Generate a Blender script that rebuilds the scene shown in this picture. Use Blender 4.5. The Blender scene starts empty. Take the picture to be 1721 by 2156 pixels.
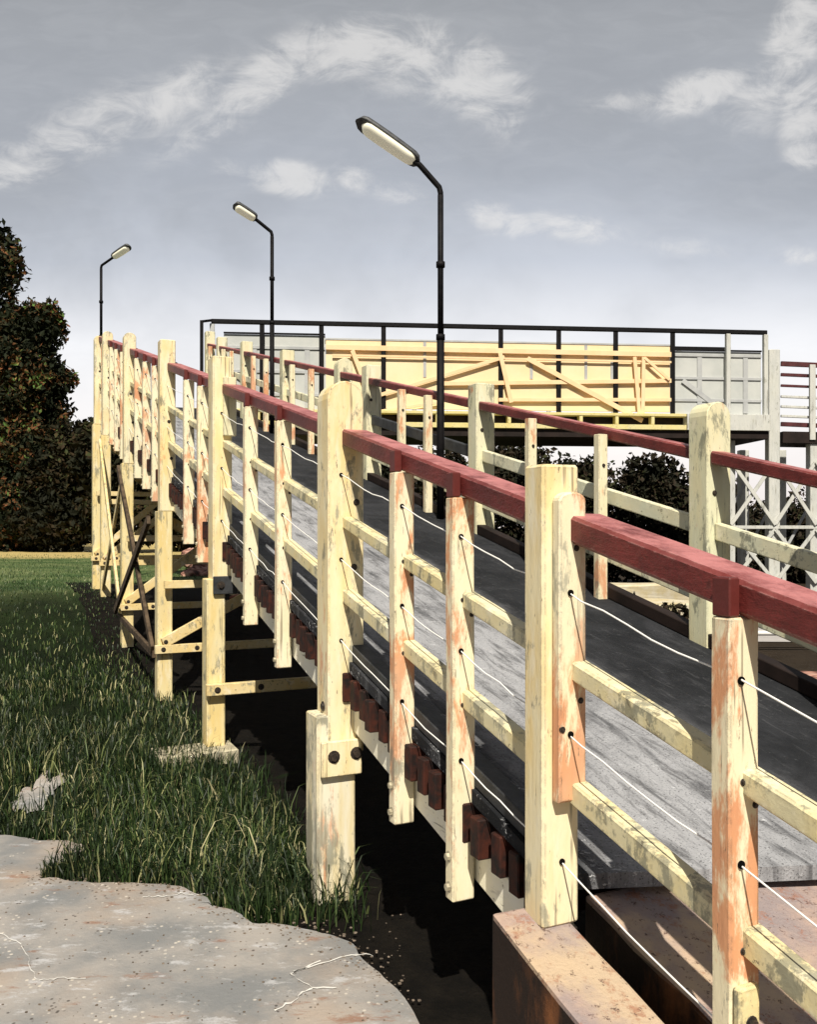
import bpy, bmesh, math, random
import numpy as np
from mathutils import Vector, Matrix, noise as mnoise
rnd = random.Random(7)
np.random.seed(11)
SC = bpy.context.scene
COL = SC.collection
# ------------------------------------------------------------------ camera
H, F, CU, CV = 1.5, 1845.0, 860.5, 1110.0          # eye height; focal length and horizon in pixels of a 1721 px wide picture
cam = bpy.data.cameras.new('camera')
cam.sensor_fit = 'HORIZONTAL'; cam.sensor_width = 36.0
cam.lens = 36.0 * F / 1721.0
cam.shift_y = (CV - 1078.0) / 1721.0
cam.clip_start = 0.05; cam.clip_end = 3000
co = bpy.data.objects.new('camera', cam); COL.objects.link(co)
co.location = (0, 0, H); co.rotation_euler = (math.radians(90), 0, 0)
SC.camera = co
SC.view_settings.view_transform = 'Standard'
SC.view_settings.look = 'None'
SC.view_settings.exposure = 0.3
SC.view_settings.gamma = 1.0
# ------------------------------------------------------------------ sun
AX, AY = -0.4224, 0.9064                            # ramp direction on the ground (uphill)
ELEV, DELTA = math.radians(50), math.radians(21)
hx = math.cos(DELTA) * -AX + math.sin(DELTA) * -AY
hy = math.cos(DELTA) * -AY + math.sin(DELTA) * AX
sdir = Vector((hx * math.cos(ELEV), hy * math.cos(ELEV), math.sin(ELEV)))
sun = bpy.data.lights.new('sun', 'SUN'); sun.energy = 5.0; sun.angle = math.radians(0.5); sun.color = (1.0, 0.93, 0.80)
so = bpy.data.objects.new('sun', sun); COL.objects.link(so)
so.rotation_euler = sdir.to_track_quat('Z', 'Y').to_euler(); so.location = (0, -5, 12)


# ------------------------------------------------------------------ node helper
class NT:
    def __init__(s, tree): s.t = tree
    def n(s, kind, **kw):
        nd = s.t.nodes.new(kind)
        for k, v in kw.items(): setattr(nd, k, v)
        return nd
    def put(s, sock, v):
        if isinstance(v, bpy.types.NodeSocket): s.t.links.new(v, sock)
        elif v is not None: sock.default_value = v
    def math(s, op, a, b=None, c=None, clamp=False):
        nd = s.n('ShaderNodeMath', operation=op, use_clamp=clamp)
        for i, v in enumerate((a, b, c)):
            if v is not None: s.put(nd.inputs[i], v)
        return nd.outputs[0]
    def vmath(s, op, a, b=None):
        nd = s.n('ShaderNodeVectorMath', operation=op)
        s.put(nd.inputs[0], a)
        if b is not None: s.put(nd.inputs[1], b)
        return nd.outputs[0]
    def noise(s, vec, scale, detail=5, rough=0.6, dist=0.0):
        nd = s.n('ShaderNodeTexNoise')
        if vec is not None: s.put(nd.inputs['Vector'], vec)
        nd.inputs['Scale'].default_value = scale; nd.inputs['Detail'].default_value = detail
        nd.inputs['Roughness'].default_value = rough; nd.inputs['Distortion'].default_value = dist
        return nd.outputs['Fac']
    def step(s, fac, lo, hi):
        nd = s.n('ShaderNodeMapRange', interpolation_type='SMOOTHSTEP')
        s.put(nd.inputs[0], fac); nd.inputs[1].default_value = lo; nd.inputs[2].default_value = hi
        return nd.outputs[0]
    def ramp(s, fac, stops):
        nd = s.n('ShaderNodeValToRGB')
        e = nd.color_ramp.elements
        while len(e) < len(stops): e.new(0.5)
        for el, (p, c) in zip(e, stops): el.position = p; el.color = (*c, 1)
        s.put(nd.inputs[0], fac)
        return nd.outputs[0]
    def mix(s, fac, a, b, blend='MIX'):
        nd = s.n('ShaderNodeMix', data_type='RGBA', blend_type=blend)
        s.put(nd.inputs[0], fac)
        s.put(nd.inputs[6], (*a, 1) if isinstance(a, tuple) else a)
        s.put(nd.inputs[7], (*b, 1) if isinstance(b, tuple) else b)
        return nd.outputs[2]


# ------------------------------------------------------------------ sky
world = bpy.data.worlds.new('World'); SC.world = world; world.use_nodes = True
w = NT(world.node_tree); w.t.nodes.clear()
sky = w.n('ShaderNodeTexSky', sky_type='NISHITA', sun_disc=False)
sky.sun_elevation = ELEV; sky.sun_rotation = math.atan2(hx, hy); sky.air_density = 1.2; sky.dust_density = 2.0
gen = w.n('ShaderNodeTexCoord').outputs['Generated']
sx = w.n('ShaderNodeSeparateXYZ'); w.put(sx.inputs[0], gen)
den = w.math('MAXIMUM', w.math('ABSOLUTE', sx.outputs[1]), 0.2)
px = w.math('DIVIDE', sx.outputs[0], den); py = w.math('DIVIDE', sx.outputs[2], den)
cx = w.n('ShaderNodeCombineXYZ'); w.put(cx.inputs[0], px); w.put(cx.inputs[1], py); P2 = cx.outputs[0]
# wispy break-up, stretched along the wind
mp = w.n('ShaderNodeMapping'); w.put(mp.inputs[0], P2); mp.inputs['Rotation'].default_value = (0, 0, math.radians(-14)); mp.inputs['Scale'].default_value = (1.0, 1.45, 1)
nz_f = w.noise(mp.outputs[0], 13, 12, 0.68, 1.1)
nz_m = w.noise(mp.outputs[0], 3.6, 5, 0.55, 0.3)
nz_b = w.noise(P2, 1.7, 3, 0.5)
brush = w.n('ShaderNodeMapping'); w.put(brush.inputs[0], P2); brush.inputs['Rotation'].default_value = (0, 0, math.radians(24)); brush.inputs['Scale'].default_value = (1.0, 3.0, 1)
nz_s = w.noise(brush.outputs[0], 16, 6, 0.6, 0.8)
base = w.ramp(w.math('MULTIPLY', py, 1.25), [(0.0, (0.84, 0.75, 0.72)), (0.15, (0.88, 0.845, 0.83)), (0.26, (0.83, 0.825, 0.84)), (0.38, (0.52, 0.545, 0.60)),
                                            (0.50, (0.375, 0.395, 0.435)), (0.72, (0.325, 0.335, 0.35)), (0.95, (0.09, 0.095, 0.10)), (1.0, (0.08, 0.085, 0.09))])  # overhead stops, out of view, darkened to deepen the shadows
base = w.mix(w.step(sx.outputs[1], 0.15, -0.45), base, (0.12, 0.125, 0.135))     # unseen sky behind the viewer darkened to cut fill light
tone = w.step(w.math('MULTIPLY_ADD', nz_m, 0.6, w.math('MULTIPLY', nz_b, 0.4)), 0.38, 0.62)
base = w.mix(w.math('MULTIPLY', tone, 0.55), base, w.mix(w.step(py, .1, .34), w.mix(0.25, base, (0.50, 0.52, 0.57)), (0.285, 0.295, 0.315)))
base = w.mix(w.math('MULTIPLY', w.step(nz_s, 0.35, 0.75), 0.10), base, (0.58, 0.59, 0.61))
blobs = [(40, 340, 120, 46, -12, 1.0), (190, 265, 190, 62, -24, .75), (370, 205, 170, 58, -28, .62), (560, 165, 150, 55, -32, .8), (720, 105, 170, 60, -8, 1.0),
         (880, 120, 130, 75, 12, .85), (1000, 165, 120, 75, 28, .95), (1080, 235, 70, 75, 50, .6), (430, 275, 150, 42, -28, .5), (900, 190, 190, 40, 14, .5),
         (610, 376, 95, 34, 6, 1.05), (500, 362, 70, 26, 20, .45), (745, 378, 60, 30, 12, .65), (830, 402, 70, 26, 14, .6),
         (1060, 462, 90, 34, 14, .75), (1200, 478, 130, 30, 10, .7), (1430, 520, 120, 28, 6, .42), (1690, 540, 70, 22, 0, .6),
         (1330, 215, 110, 26, -4, .55), (1470, 195, 120, 40, -18, .95), (1590, 215, 100, 70, -10, .6), (1670, 90, 60, 120, 20, .95),
         (1690, 230, 60, 100, 0, .8), (1700, 325, 50, 30, 0, .9)]
tot = None
for (u, v, ru, rv, rot, st) in blobs:
    m = w.n('ShaderNodeMapping', vector_type='TEXTURE')
    w.put(m.inputs[0], P2)
    m.inputs['Location'].default_value = ((u - CU) / F, (CV - v) / F, 0)
    m.inputs['Rotation'].default_value = (0, 0, math.radians(-rot))
    m.inputs['Scale'].default_value = (ru / F * 1.35, rv / F * 1.45, 1)
    ln = w.n('ShaderNodeVectorMath', operation='LENGTH'); w.put(ln.inputs[0], m.outputs[0])
    mk = w.math('MULTIPLY', w.math('SUBTRACT', 1.0, w.step(ln.outputs['Value'], 0.0, 1.25)), st)
    tot = mk if tot is None else w.math('MAXIMUM', tot, mk)
tex = w.math('MULTIPLY_ADD', nz_f, 0.90, w.math('MULTIPLY', nz_s, 0.30))
cl = w.math('MULTIPLY', w.step(w.math('MULTIPLY_ADD', tex, 1.35, w.math('MULTIPLY', tot, 0.36)), 0.76, 1.24), w.step(tot, 0.05, 0.6), clamp=True)
skyc = w.mix(w.math('MULTIPLY', cl, 0.56), base, (0.78, 0.755, 0.72))
skyc = w.mix(w.step(py, -0.02, -0.12), skyc, (0.2, 0.2, 0.2))
up = w.vmath('SCALE', skyc); up.node.inputs['Scale'].default_value = 10.0
comb = w.mix(0.92, sky.outputs[0], up)
bg = w.n('ShaderNodeBackground'); w.put(bg.inputs[0], comb); bg.inputs[1].default_value = 0.1
wo = w.n('ShaderNodeOutputWorld'); w.t.links.new(bg.outputs[0], wo.inputs[0])


# ------------------------------------------------------------------ frames
def PX(u, v, Y):
    return Vector(((u - CU) / F * Y, Y, H - (v - CV) / F * Y))
def PG(u, v, z=0.0):
    return PX(u, v, F * (H - z) / (v - CV))
def R(t, wd, z):                                    # t metres uphill along the ramp, wd metres in from its outer rail
    return Vector((1.398 + AX * t + AY * wd, AY * t - AX * wd, z))
S = 0.2357                                          # slope of the ramp
def RZ(t, d): return H + S * t - d
def RD(t, wd, d): return R(t, wd, RZ(t, d))
AL, PE, UP = Vector((AX, AY, 0)), Vector((AY, -AX, 0)), Vector((0, 0, 1))
SL = Vector((AX, AY, S)).normalized()
def sst(a, b, x):
    k = min(1, max(0, (x - a) / (b - a))); return k * k * (3 - 2 * k)
def terrain(x, y):
    z = 0.56 * sst(8.0, 11.6, y) * (1 - sst(-3.0, -1.0, x))
    z += .09 * sst(4.3, 5.4, y) * (1 - sst(-.4, 1.2, x + .466 * y - 1.398)) * (1 - sst(14, 30, y))
    z += 0.025 * mnoise.noise((x * .6, y * .6, 0)) * (1 - sst(6, 14, y)) * (1 - sst(-1.5, -0.3, x)) * sst(4, 6, y)
    return z


# ------------------------------------------------------------------ materials
def material(name, fn, rough=0.7, spec=0.35):
    m = bpy.data.materials.new(name); m.use_nodes = True
    k = NT(m.node_tree)
    b = m.node_tree.nodes['Principled BSDF']
    b.inputs['Roughness'].default_value = rough
    b.inputs['Specular IOR Level'].default_value = spec
    pos = k.n('ShaderNodeNewGeometry').outputs['Position']
    fn(k, b, pos)
    return m
def scl(k, vec, s):
    return k.vmath('MULTIPLY', vec, s)
def bump(k, b, h, strength=0.3, dist=0.01):
    nd = k.n('ShaderNodeBump'); nd.inputs['Strength'].default_value = strength; nd.inputs['Distance'].default_value = dist
    k.put(nd.inputs['Height'], h); k.t.links.new(nd.outputs[0], b.inputs['Normal'])

def edge_mask(k, radius=.011):
    bv = k.n('ShaderNodeBevel', samples=4); bv.inputs['Radius'].default_value = radius
    dt = k.n('ShaderNodeVectorMath', operation='DOT_PRODUCT')
    k.t.links.new(bv.outputs[0], dt.inputs[0]); k.t.links.new(k.n('ShaderNodeNewGeometry').outputs['Normal'], dt.inputs[1])
    return k.step(dt.outputs['Value'], .99, .86)

def paint(name, c1, c2, rust=0.66, grey=0.60, seed=0.0, grain=(1, 1, .22), fade=(0.85, 0.79, 0.63)):
    def fn(k, b, pos):
        p = k.vmath('ADD', pos, (seed, seed * 1.7, seed * .6))
        vz = scl(k, p, grain)
        col = k.mix(k.step(k.noise(vz, 9, 6, .65), .35, .65), c1, c2)
        col = k.mix(k.math('MULTIPLY', k.step(k.noise(vz, 17, 5, .7), .52, .68), .55), col, fade)
        rm = k.step(k.math('MULTIPLY_ADD', k.math('SUBTRACT', k.noise(vz, 30, 6, .75), .5), .42, k.noise(scl(k, p, (1, 1, .35)), 4.6, 7, .7, .4)), rust, rust + .10)
        col = k.mix(k.math('MULTIPLY', rm, .8), col, k.mix(k.noise(vz, 25, 3), (.72, .30, .11), (.50, .13, .05)))
        gm = k.step(k.math('MULTIPLY_ADD', k.math('SUBTRACT', k.noise(vz, 38, 6, .75), .5), .35, k.noise(scl(k, p, (1.3, 1.3, .5)), 6.5, 8, .72, .3)), grey - .01, grey + .07)
        col = k.mix(k.math('MULTIPLY', gm, .75), col, k.mix(k.noise(vz, 40, 4), (.26, .27, .21), (.07, .07, .06)))
        fl = k.step(k.noise(vz, 75, 4, .7), .645, .70)
        col = k.mix(k.math('MULTIPLY', fl, .75), col, (.10, .085, .06))
        vs_ = scl(k, p, tuple(g_ * (.16 if g_ == min(grain) and min(grain) < max(grain) else 1) for g_ in grain))
        ck = k.math('MULTIPLY', k.step(k.noise(vs_, 55, 3, .6), .59, .65), k.step(k.noise(p, 3.3, 3), .45, .58))
        col = k.mix(k.math('MULTIPLY', ck, .65), col, (.14, .11, .07))
        wash = k.step(k.noise(scl(k, p, (1, 1, .5)), 2.3, 5, .6), .44, .70)
        col = k.mix(k.math('MULTIPLY', wash, .35), col, k.mix(.5, fade, (.62, .62, .48)))
        em = k.math('MULTIPLY', edge_mask(k), k.step(k.noise(p, 26, 5, .75), .43, .55))
        col = k.mix(k.math('MULTIPLY', em, .8), col, (.10, .085, .06))
        k.put(b.inputs['Base Color'], col)
        h = k.math('SUBTRACT', k.math('MULTIPLY_ADD', k.noise(vz, 45, 6, .7), .8, k.math('MULTIPLY', k.noise(vz, 12, 3), .4)), k.math('MULTIPLY', fl, .5))
        bump(k, b, h, .45, .006)
    return material(name, fn, .62, .35)
YEL1, YEL2, CRE = (.78, .605, .29), (.82, .73, .49), (.84, .80, .64)
M = {}
M['post'] = paint('weathered_yellow_paint', YEL1, YEL2, .63, .565, 0)
M['baluster'] = paint('flaking_cream_paint', YEL2, (.82, .73, .52), .495, .585, 3.1)
M['rusty'] = paint('rusty_pale_paint', (.74, .66, .44), (.78, .70, .48), .49, .60, 10.4)
M['rail'] = paint('peeling_cream_paint', (.74, .62, .32), (.68, .62, .40), .68, .525, 5.2, (.6, .6, .6))
M['pale'] = paint('pale_green_cream_paint', (.68, .67, .47), (.72, .66, .42), .61, .555, 8.3)
M['palerail'] = paint('pale_peeling_paint', (.66, .67, .50), (.72, .67, .46), .73, .55, 9.3, (.6, .6, .6))
M['stringer'] = paint('cream_white_paint', (.90, .88, .77), (.92, .88, .70), .78, .64, 1.3, (.5, .5, .8))
M['leg'] = paint('yellow_leg_paint', (.74, .57, .24), (.76, .66, .38), .68, .56, 2.3)
M['bare'] = paint('peeling_leg_paint', (.70, .58, .32), (.78, .74, .60), .575, .475, 6.6, (1, 1, .10))
M['brace'] = paint('ochre_brace_paint', (.72, .53, .22), (.74, .60, .32), .74, .58, 4.4, (.6, .6, .6))
M['grey'] = paint('grey_white_paint', (.48, .49, .47), (.56, .56, .53), .78, .60, 7.7, fade=(.62, .62, .60))

def f_red(k, b, pos):
    col = k.mix(k.step(k.noise(pos, 7, 6, .65), .35, .68), (.10, .014, .013), (.17, .027, .023))
    nrm = k.n('ShaderNodeNewGeometry').outputs['Normal']
    sz = k.n('ShaderNodeSeparateXYZ'); k.put(sz.inputs[0], nrm)
    # chalky weathered skin on the worn upper face of the timber
    worn = k.math('MULTIPLY', k.step(sz.outputs[2], .6, .9), k.step(k.noise(scl(k, pos, (.5, .5, 1)), 15, 7, .75), .28, .62))
    col = k.mix(k.math('MULTIPLY', worn, .92), col, (.50, .19, .185))
    dk = k.step(k.noise(scl(k, pos, (1, 1, 1.6)), 13, 7, .75, .5), .60, .68)
    col = k.mix(k.math('MULTIPLY', dk, .7), col, (.09, .022, .018))
    em = k.math('MULTIPLY', edge_mask(k, .006), k.step(k.noise(pos, 30, 5, .75), .45, .60))
    col = k.mix(k.math('MULTIPLY', em, .7), col, (.55, .33, .30))
    k.put(b.inputs['Base Color'], col)
    bump(k, b, k.math('ADD', k.noise(pos, 35, 6, .7), k.noise(scl(k, pos, (.35, .35, 1)), 60, 4, .7)), .5, .006)
M['red'] = material('faded_red_paint', f_red, .5, .4)
def f_cap(k, b, pos):
    k.put(b.inputs['Base Color'], k.mix(k.noise(pos, 20, 5), (.07, .012, .010), (.15, .026, .022)))
    bump(k, b, k.noise(pos, 40, 4), .3, .005)
M['cap'] = material('dark_red_paint', f_cap, .5, .4)
def simple(name, c1, c2, scale=12, rough=.7, spec=.3, b_str=.25, b_dist=.006, metal=0):
    def fn(k, b, pos):
        k.put(b.inputs['Base Color'], k.mix(k.step(k.noise(pos, scale, 6, .65), .32, .68), c1, c2))
        b.inputs['Metallic'].default_value = metal
        bump(k, b, k.noise(pos, scale * 4, 5, .7), b_str, b_dist)
    return material(name, fn, rough, spec)
M['black'] = simple('black_painted_steel', (.004, .004, .005), (.010, .009, .010), 20, .6, .12)
M['bolt'] = simple('rusted_bolt_steel', (.012, .010, .009), (.05, .035, .025), 60, .5, .5)
M['boltpale'] = simple('painted_bolt', (.55, .50, .36), (.30, .26, .18), 70, .5, .4)
M['hole'] = simple('dark_bore', (.004, .004, .004), (.008, .007, .006), 30, 1, 0)
M['wire'] = simple('galvanised_wire', (.84, .84, .82), (.90, .89, .86), 40, .45, .5)
M['joist'] = simple('tarred_joist', (.006, .005, .005), (.060, .014, .007), 22, .75, .3)
M['kerb'] = simple('tarred_kerb', (.016, .018, .021), (.04, .043, .048), 14, .6, .4)
M['lamphead'] = simple('grey_lamp_metal', (.035, .037, .042), (.08, .083, .09), 25, .5, .4)
def f_lens(k, b, pos):
    b.inputs['Base Color'].default_value = (.88, .85, .70, 1); b.inputs['Emission Color'].default_value = (1, .93, .70, 1); b.inputs['Emission Strength'].default_value = .15  # weak glow added so the unlit bowl reads pale in its own shade
M['lens'] = material('glow_opal_diffuser', f_lens, .35, .5)
M['bark'] = simple('dark_bark', (.02, .014, .01), (.045, .032, .022), 9, .9, .1, .6, .03)
M['sole'] = simple('grey_timber', (.30, .27, .20), (.55, .50, .36), 20, .8, .2)
M['soleside'] = simple('brown_timber', (.05, .03, .025), (.11, .07, .055), 20, .8, .2)
M['brick'] = simple('old_red_brick', (.20, .045, .03), (.36, .16, .12), 8, .85, .2)
M['pinkslab'] = simple('pink_slab', (.40, .20, .16), (.48, .28, .23), 8, .85, .2)
M['sandstone'] = simple('buff_stone', (.50, .42, .25), (.58, .53, .42), 5, .85, .2)
M['girder'] = paint('girder_yellow_paint', (.66, .56, .22), (.70, .61, .28), .80, .66, 12, (.6, .6, .6), (.62, .56, .34))
M['panel'] = simple('yellow_sheet', (.80, .64, .38), (.82, .69, .45), 1.6, .6, .3, .05)
M['chord'] = simple('orange_timber', (.86, .58, .33), (.86, .64, .40), 3, .7, .2)
M['gpanel'] = simple('pale_grey_sheet', (.44, .46, .45), (.54, .55, .53), 1.3, .6, .3, .05)
M['gbar'] = simple('grey_bar', (.36, .37, .38), (.46, .47, .47), 3, .6, .3)
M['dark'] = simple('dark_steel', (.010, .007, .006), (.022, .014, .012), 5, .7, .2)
M['darkred'] = simple('dark_red_steel', (.05, .012, .014), (.10, .025, .028), 6, .6, .3)

def f_asphalt(k, b, pos):
    fine = k.noise(pos, 160, 3, .7)
    big = k.noise(pos, 3.2, 6, .62, .3)
    col = k.mix(k.step(big, .38, .68), (.045, .048, .056), (.13, .135, .15))
    # worn walking line down the middle, rail shade and grime painted dark along the edges
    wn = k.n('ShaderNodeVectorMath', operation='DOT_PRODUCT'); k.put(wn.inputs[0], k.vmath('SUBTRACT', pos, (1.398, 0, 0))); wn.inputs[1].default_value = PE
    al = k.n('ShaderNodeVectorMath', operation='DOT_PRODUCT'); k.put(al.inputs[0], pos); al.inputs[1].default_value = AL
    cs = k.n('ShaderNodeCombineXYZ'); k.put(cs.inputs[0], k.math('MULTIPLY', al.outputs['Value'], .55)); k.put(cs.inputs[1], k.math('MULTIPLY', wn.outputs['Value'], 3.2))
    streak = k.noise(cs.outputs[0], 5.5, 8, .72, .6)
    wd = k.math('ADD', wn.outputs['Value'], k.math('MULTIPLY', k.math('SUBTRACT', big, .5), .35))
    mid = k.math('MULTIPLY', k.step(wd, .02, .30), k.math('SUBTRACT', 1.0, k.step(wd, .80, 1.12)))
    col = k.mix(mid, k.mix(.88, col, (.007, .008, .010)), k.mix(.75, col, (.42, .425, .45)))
    col = k.mix(k.math('MULTIPLY', k.step(streak, .46, .66), .68), col, (.016, .017, .020))
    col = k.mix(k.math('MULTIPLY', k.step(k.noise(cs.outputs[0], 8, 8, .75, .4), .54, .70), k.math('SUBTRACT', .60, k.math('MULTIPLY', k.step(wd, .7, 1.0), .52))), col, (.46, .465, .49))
    col = k.mix(k.math('MULTIPLY', k.step(k.noise(pos, 2.1, 7, .7, .5), .45, .66), .5), col, (.05, .052, .06))
    chip = k.step(k.noise(scl(k, pos, (.45, 1.2, 1)), 62, 4, .8), .575, .64)
    patch = k.step(k.noise(scl(k, pos, (.6, 1.3, 1)), 6, 5, .7), .47, .60)
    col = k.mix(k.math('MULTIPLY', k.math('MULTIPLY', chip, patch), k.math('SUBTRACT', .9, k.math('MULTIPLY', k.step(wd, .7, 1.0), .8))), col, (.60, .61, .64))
    col = k.mix(k.math('MULTIPLY', k.step(fine, .57, .65), .75), col, (.015, .015, .017))
    k.put(b.inputs['Base Color'], col)
    bump(k, b, k.math('ADD', fine, k.math('MULTIPLY', chip, .5)), .6, .006)
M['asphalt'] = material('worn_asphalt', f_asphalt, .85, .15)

def f_concrete(k, b, pos):
    col = k.mix(k.step(k.noise(pos, 2.6, 6, .6), .35, .65), (.20, .205, .21), (.35, .325, .305))
    col = k.mix(k.math('MULTIPLY', k.step(k.noise(k.vmath('ADD', pos, (4, 2, 0)), 1.3, 5, .6), .45, .7), .8), col, (.40, .31, .24))
    col = k.mix(k.math('MULTIPLY', k.step(k.noise(scl(k, pos, (.8, 2.4, 1)), 5, 6, .72), .58, .70), .7), col, (.24, .11, .06))
    col = k.mix(k.math('MULTIPLY', k.step(k.noise(scl(k, pos, (1, 2.2, 1)), 6, 7, .78), .55, .66), .7), col, (.50, .50, .52))
    vo = k.n('ShaderNodeTexVoronoi'); k.put(vo.inputs['Vector'], pos); vo.inputs['Scale'].default_value = 38
    sp = k.math('MULTIPLY', k.math('SUBTRACT', 1.0, k.step(vo.outputs['Distance'], .12, .30)), k.step(k.noise(pos, 9, 4), .52, .60))
    col = k.mix(k.math('MULTIPLY', sp, .8), col, (.62, .57, .50))
    vd = k.n('ShaderNodeTexVoronoi'); k.put(vd.inputs['Vector'], k.vmath('ADD', pos, (.37, .21, 0))); vd.inputs['Scale'].default_value = 46
    sd = k.math('MULTIPLY', k.math('SUBTRACT', 1.0, k.step(vd.outputs['Distance'], .15, .32)), k.step(k.noise(k.vmath('ADD', pos, (9, 3, 0)), 6, 5, .7), .56, .62))
    col = k.mix(k.math('MULTIPLY', sd, .85), col, (.06, .05, .045))
    k.put(b.inputs['Base Color'], col)
    bump(k, b, k.math('ADD', k.noise(pos, 60, 6, .75), k.math('MULTIPLY', k.noise(pos, 12, 4), .8)), .55, .008)
M['pavement'] = material('stained_concrete', f_concrete, .85, .2)
def f_abut(k, b, pos):
    col = k.mix(k.step(k.noise(pos, 5, 6, .65), .35, .65), (.46, .33, .27), (.30, .25, .25))
    col = k.mix(k.math('MULTIPLY', k.step(k.noise(k.vmath('ADD', pos, (2, 7, 0)), 3.5, 5, .6), .46, .66), .8), col, (.58, .44, .29))
    col = k.mix(k.math('MULTIPLY', k.step(k.noise(pos, 10, 8, .8), .54, .64), .7), col, (.33, .14, .08))
    col = k.mix(k.math('MULTIPLY', k.step(k.noise(pos, 48, 5, .8), .575, .64), .85), col, (.09, .05, .04))
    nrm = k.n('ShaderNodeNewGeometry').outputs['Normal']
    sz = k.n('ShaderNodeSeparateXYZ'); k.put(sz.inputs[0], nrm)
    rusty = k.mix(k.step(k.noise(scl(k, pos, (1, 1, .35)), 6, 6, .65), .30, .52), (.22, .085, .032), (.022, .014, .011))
    col = k.mix(k.step(sz.outputs[2], .4, .2), col, rusty)      # sides: rust stain, with their shade painted in near black
    k.put(b.inputs['Base Color'], col)
    bump(k, b, k.math('ADD', k.noise(pos, 60, 6, .75), k.math('MULTIPLY', k.noise(pos, 14, 4), .8)), .7, .009)
M['abutment'] = material('rust_shade_concrete', f_abut, .85, .2)
def f_ground(k, b, pos):
    sp = k.n('ShaderNodeSeparateXYZ'); k.put(sp.inputs[0], pos)
    y = k.math('ADD', sp.outputs[1], k.math('MULTIPLY', k.math('SUBTRACT', k.noise(pos, .5, 4), .5), 5))
    col = k.mix(k.step(k.noise(pos, 1.7, 6, .65), .4, .65), (.006, .010, .004), (.012, .020, .006))
    lawn = k.mix(k.step(k.noise(pos, .8, 7, .7), .35, .68), (.05, .09, .03), (.15, .18, .075))
    col = k.mix(k.step(y, 9.5, 14.5), col, lawn)
    col = k.mix(k.step(y, 25.5, 28), col, (.46, .36, .15))
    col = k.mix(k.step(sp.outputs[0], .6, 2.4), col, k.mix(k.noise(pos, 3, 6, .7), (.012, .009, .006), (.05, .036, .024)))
    k.put(b.inputs['Base Color'], col)
    bump(k, b, k.noise(pos, 9, 7, .75), .8, .06)
M['ground'] = material('turf', f_ground, .95, .1)
M['soil_shade'] = simple('soil_with_shade', (.004, .0035, .003), (.010, .008, .006), 9, .95, .1, .8, .03)  # the ramp's shade is put into this near-black colour
def f_grass(k, b, pos):
    g = k.n('ShaderNodeNewGeometry').outputs['Random Per Island']
    sp = k.n('ShaderNodeSeparateXYZ'); k.put(sp.inputs[0], pos)
    col = k.ramp(g, [(0, (.006, .013, .004)), (.55, (.014, .030, .008)), (.76, (.035, .065, .016)), (.86, (.10, .14, .045)), (.93, (.24, .25, .10)), (1.0, (.46, .42, .24))])
    far = k.ramp(g, [(0, (.02, .045, .014)), (.6, (.055, .105, .032)), (.9, (.16, .21, .09)), (1, (.40, .42, .24))])
    col = k.mix(k.step(sp.outputs[1], 8, 14), col, far)
    col = k.mix(k.math('MULTIPLY', k.step(k.noise(pos, 1.1, 4, .6), .42, .62), .6), col, (.008, .014, .005))
    k.put(b.inputs['Base Color'], col)
M['grass'] = material('grass_blades', f_grass, .5, .3)
def leafmat(name, stops, sc=1.1):
    def fn(k, b, pos):
        g = k.n('ShaderNodeNewGeometry').outputs['Random Per Island']
        v = k.math('MULTIPLY_ADD', g, .36, k.math('MULTIPLY', k.step(k.noise(pos, sc, 5, .65), .30, .70), .68))
        k.put(b.inputs['Base Color'], k.ramp(v, stops))
    return material(name, fn, .75, .15)
M['leaf'] = leafmat('autumn_leaves', [(0, (.006, .008, .004)), (.46, (.013, .018, .007)), (.62, (.032, .026, .010)), (.69, (.17, .060, .024)), (.76, (.055, .065, .02)), (.86, (.09, .18, .04)), (1, (.27, .16, .06))], .8)
M['hedge'] = leafmat('dark_hedge_leaves', [(0, (.006, .007, .004)), (.55, (.013, .014, .006)), (.78, (.032, .020, .009)), (.90, (.030, .042, .013)), (1, (.06, .03, .014))], .9)
M['bush'] = leafmat('dark_bush_leaves', [(0, (.006, .007, .005)), (.5, (.013, .014, .007)), (.74, (.030, .019, .012)), (.90, (.03, .04, .015)), (1, (.05, .024, .016))], 1.6)
def f_gravel(k, b, pos):
    vo = k.n('ShaderNodeTexVoronoi'); k.put(vo.inputs['Vector'], pos); vo.inputs['Scale'].default_value = 9
    col = k.ramp(vo.outputs['Distance'], [(0, (.55, .38, .30)), (.45, (.42, .22, .17)), (.75, (.12, .05, .04)), (1, (.05, .03, .025))])
    k.put(b.inputs['Base Color'], col)
    bump(k, b, k.math('SUBTRACT', 1.0, vo.outputs['Distance']), .9, .04)
M['gravel'] = material('pinkish_gravel', f_gravel, .9, .2)
M['path'] = simple('pale_path', (.34, .32, .31), (.42, .40, .39), 2, .9, .2)


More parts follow.
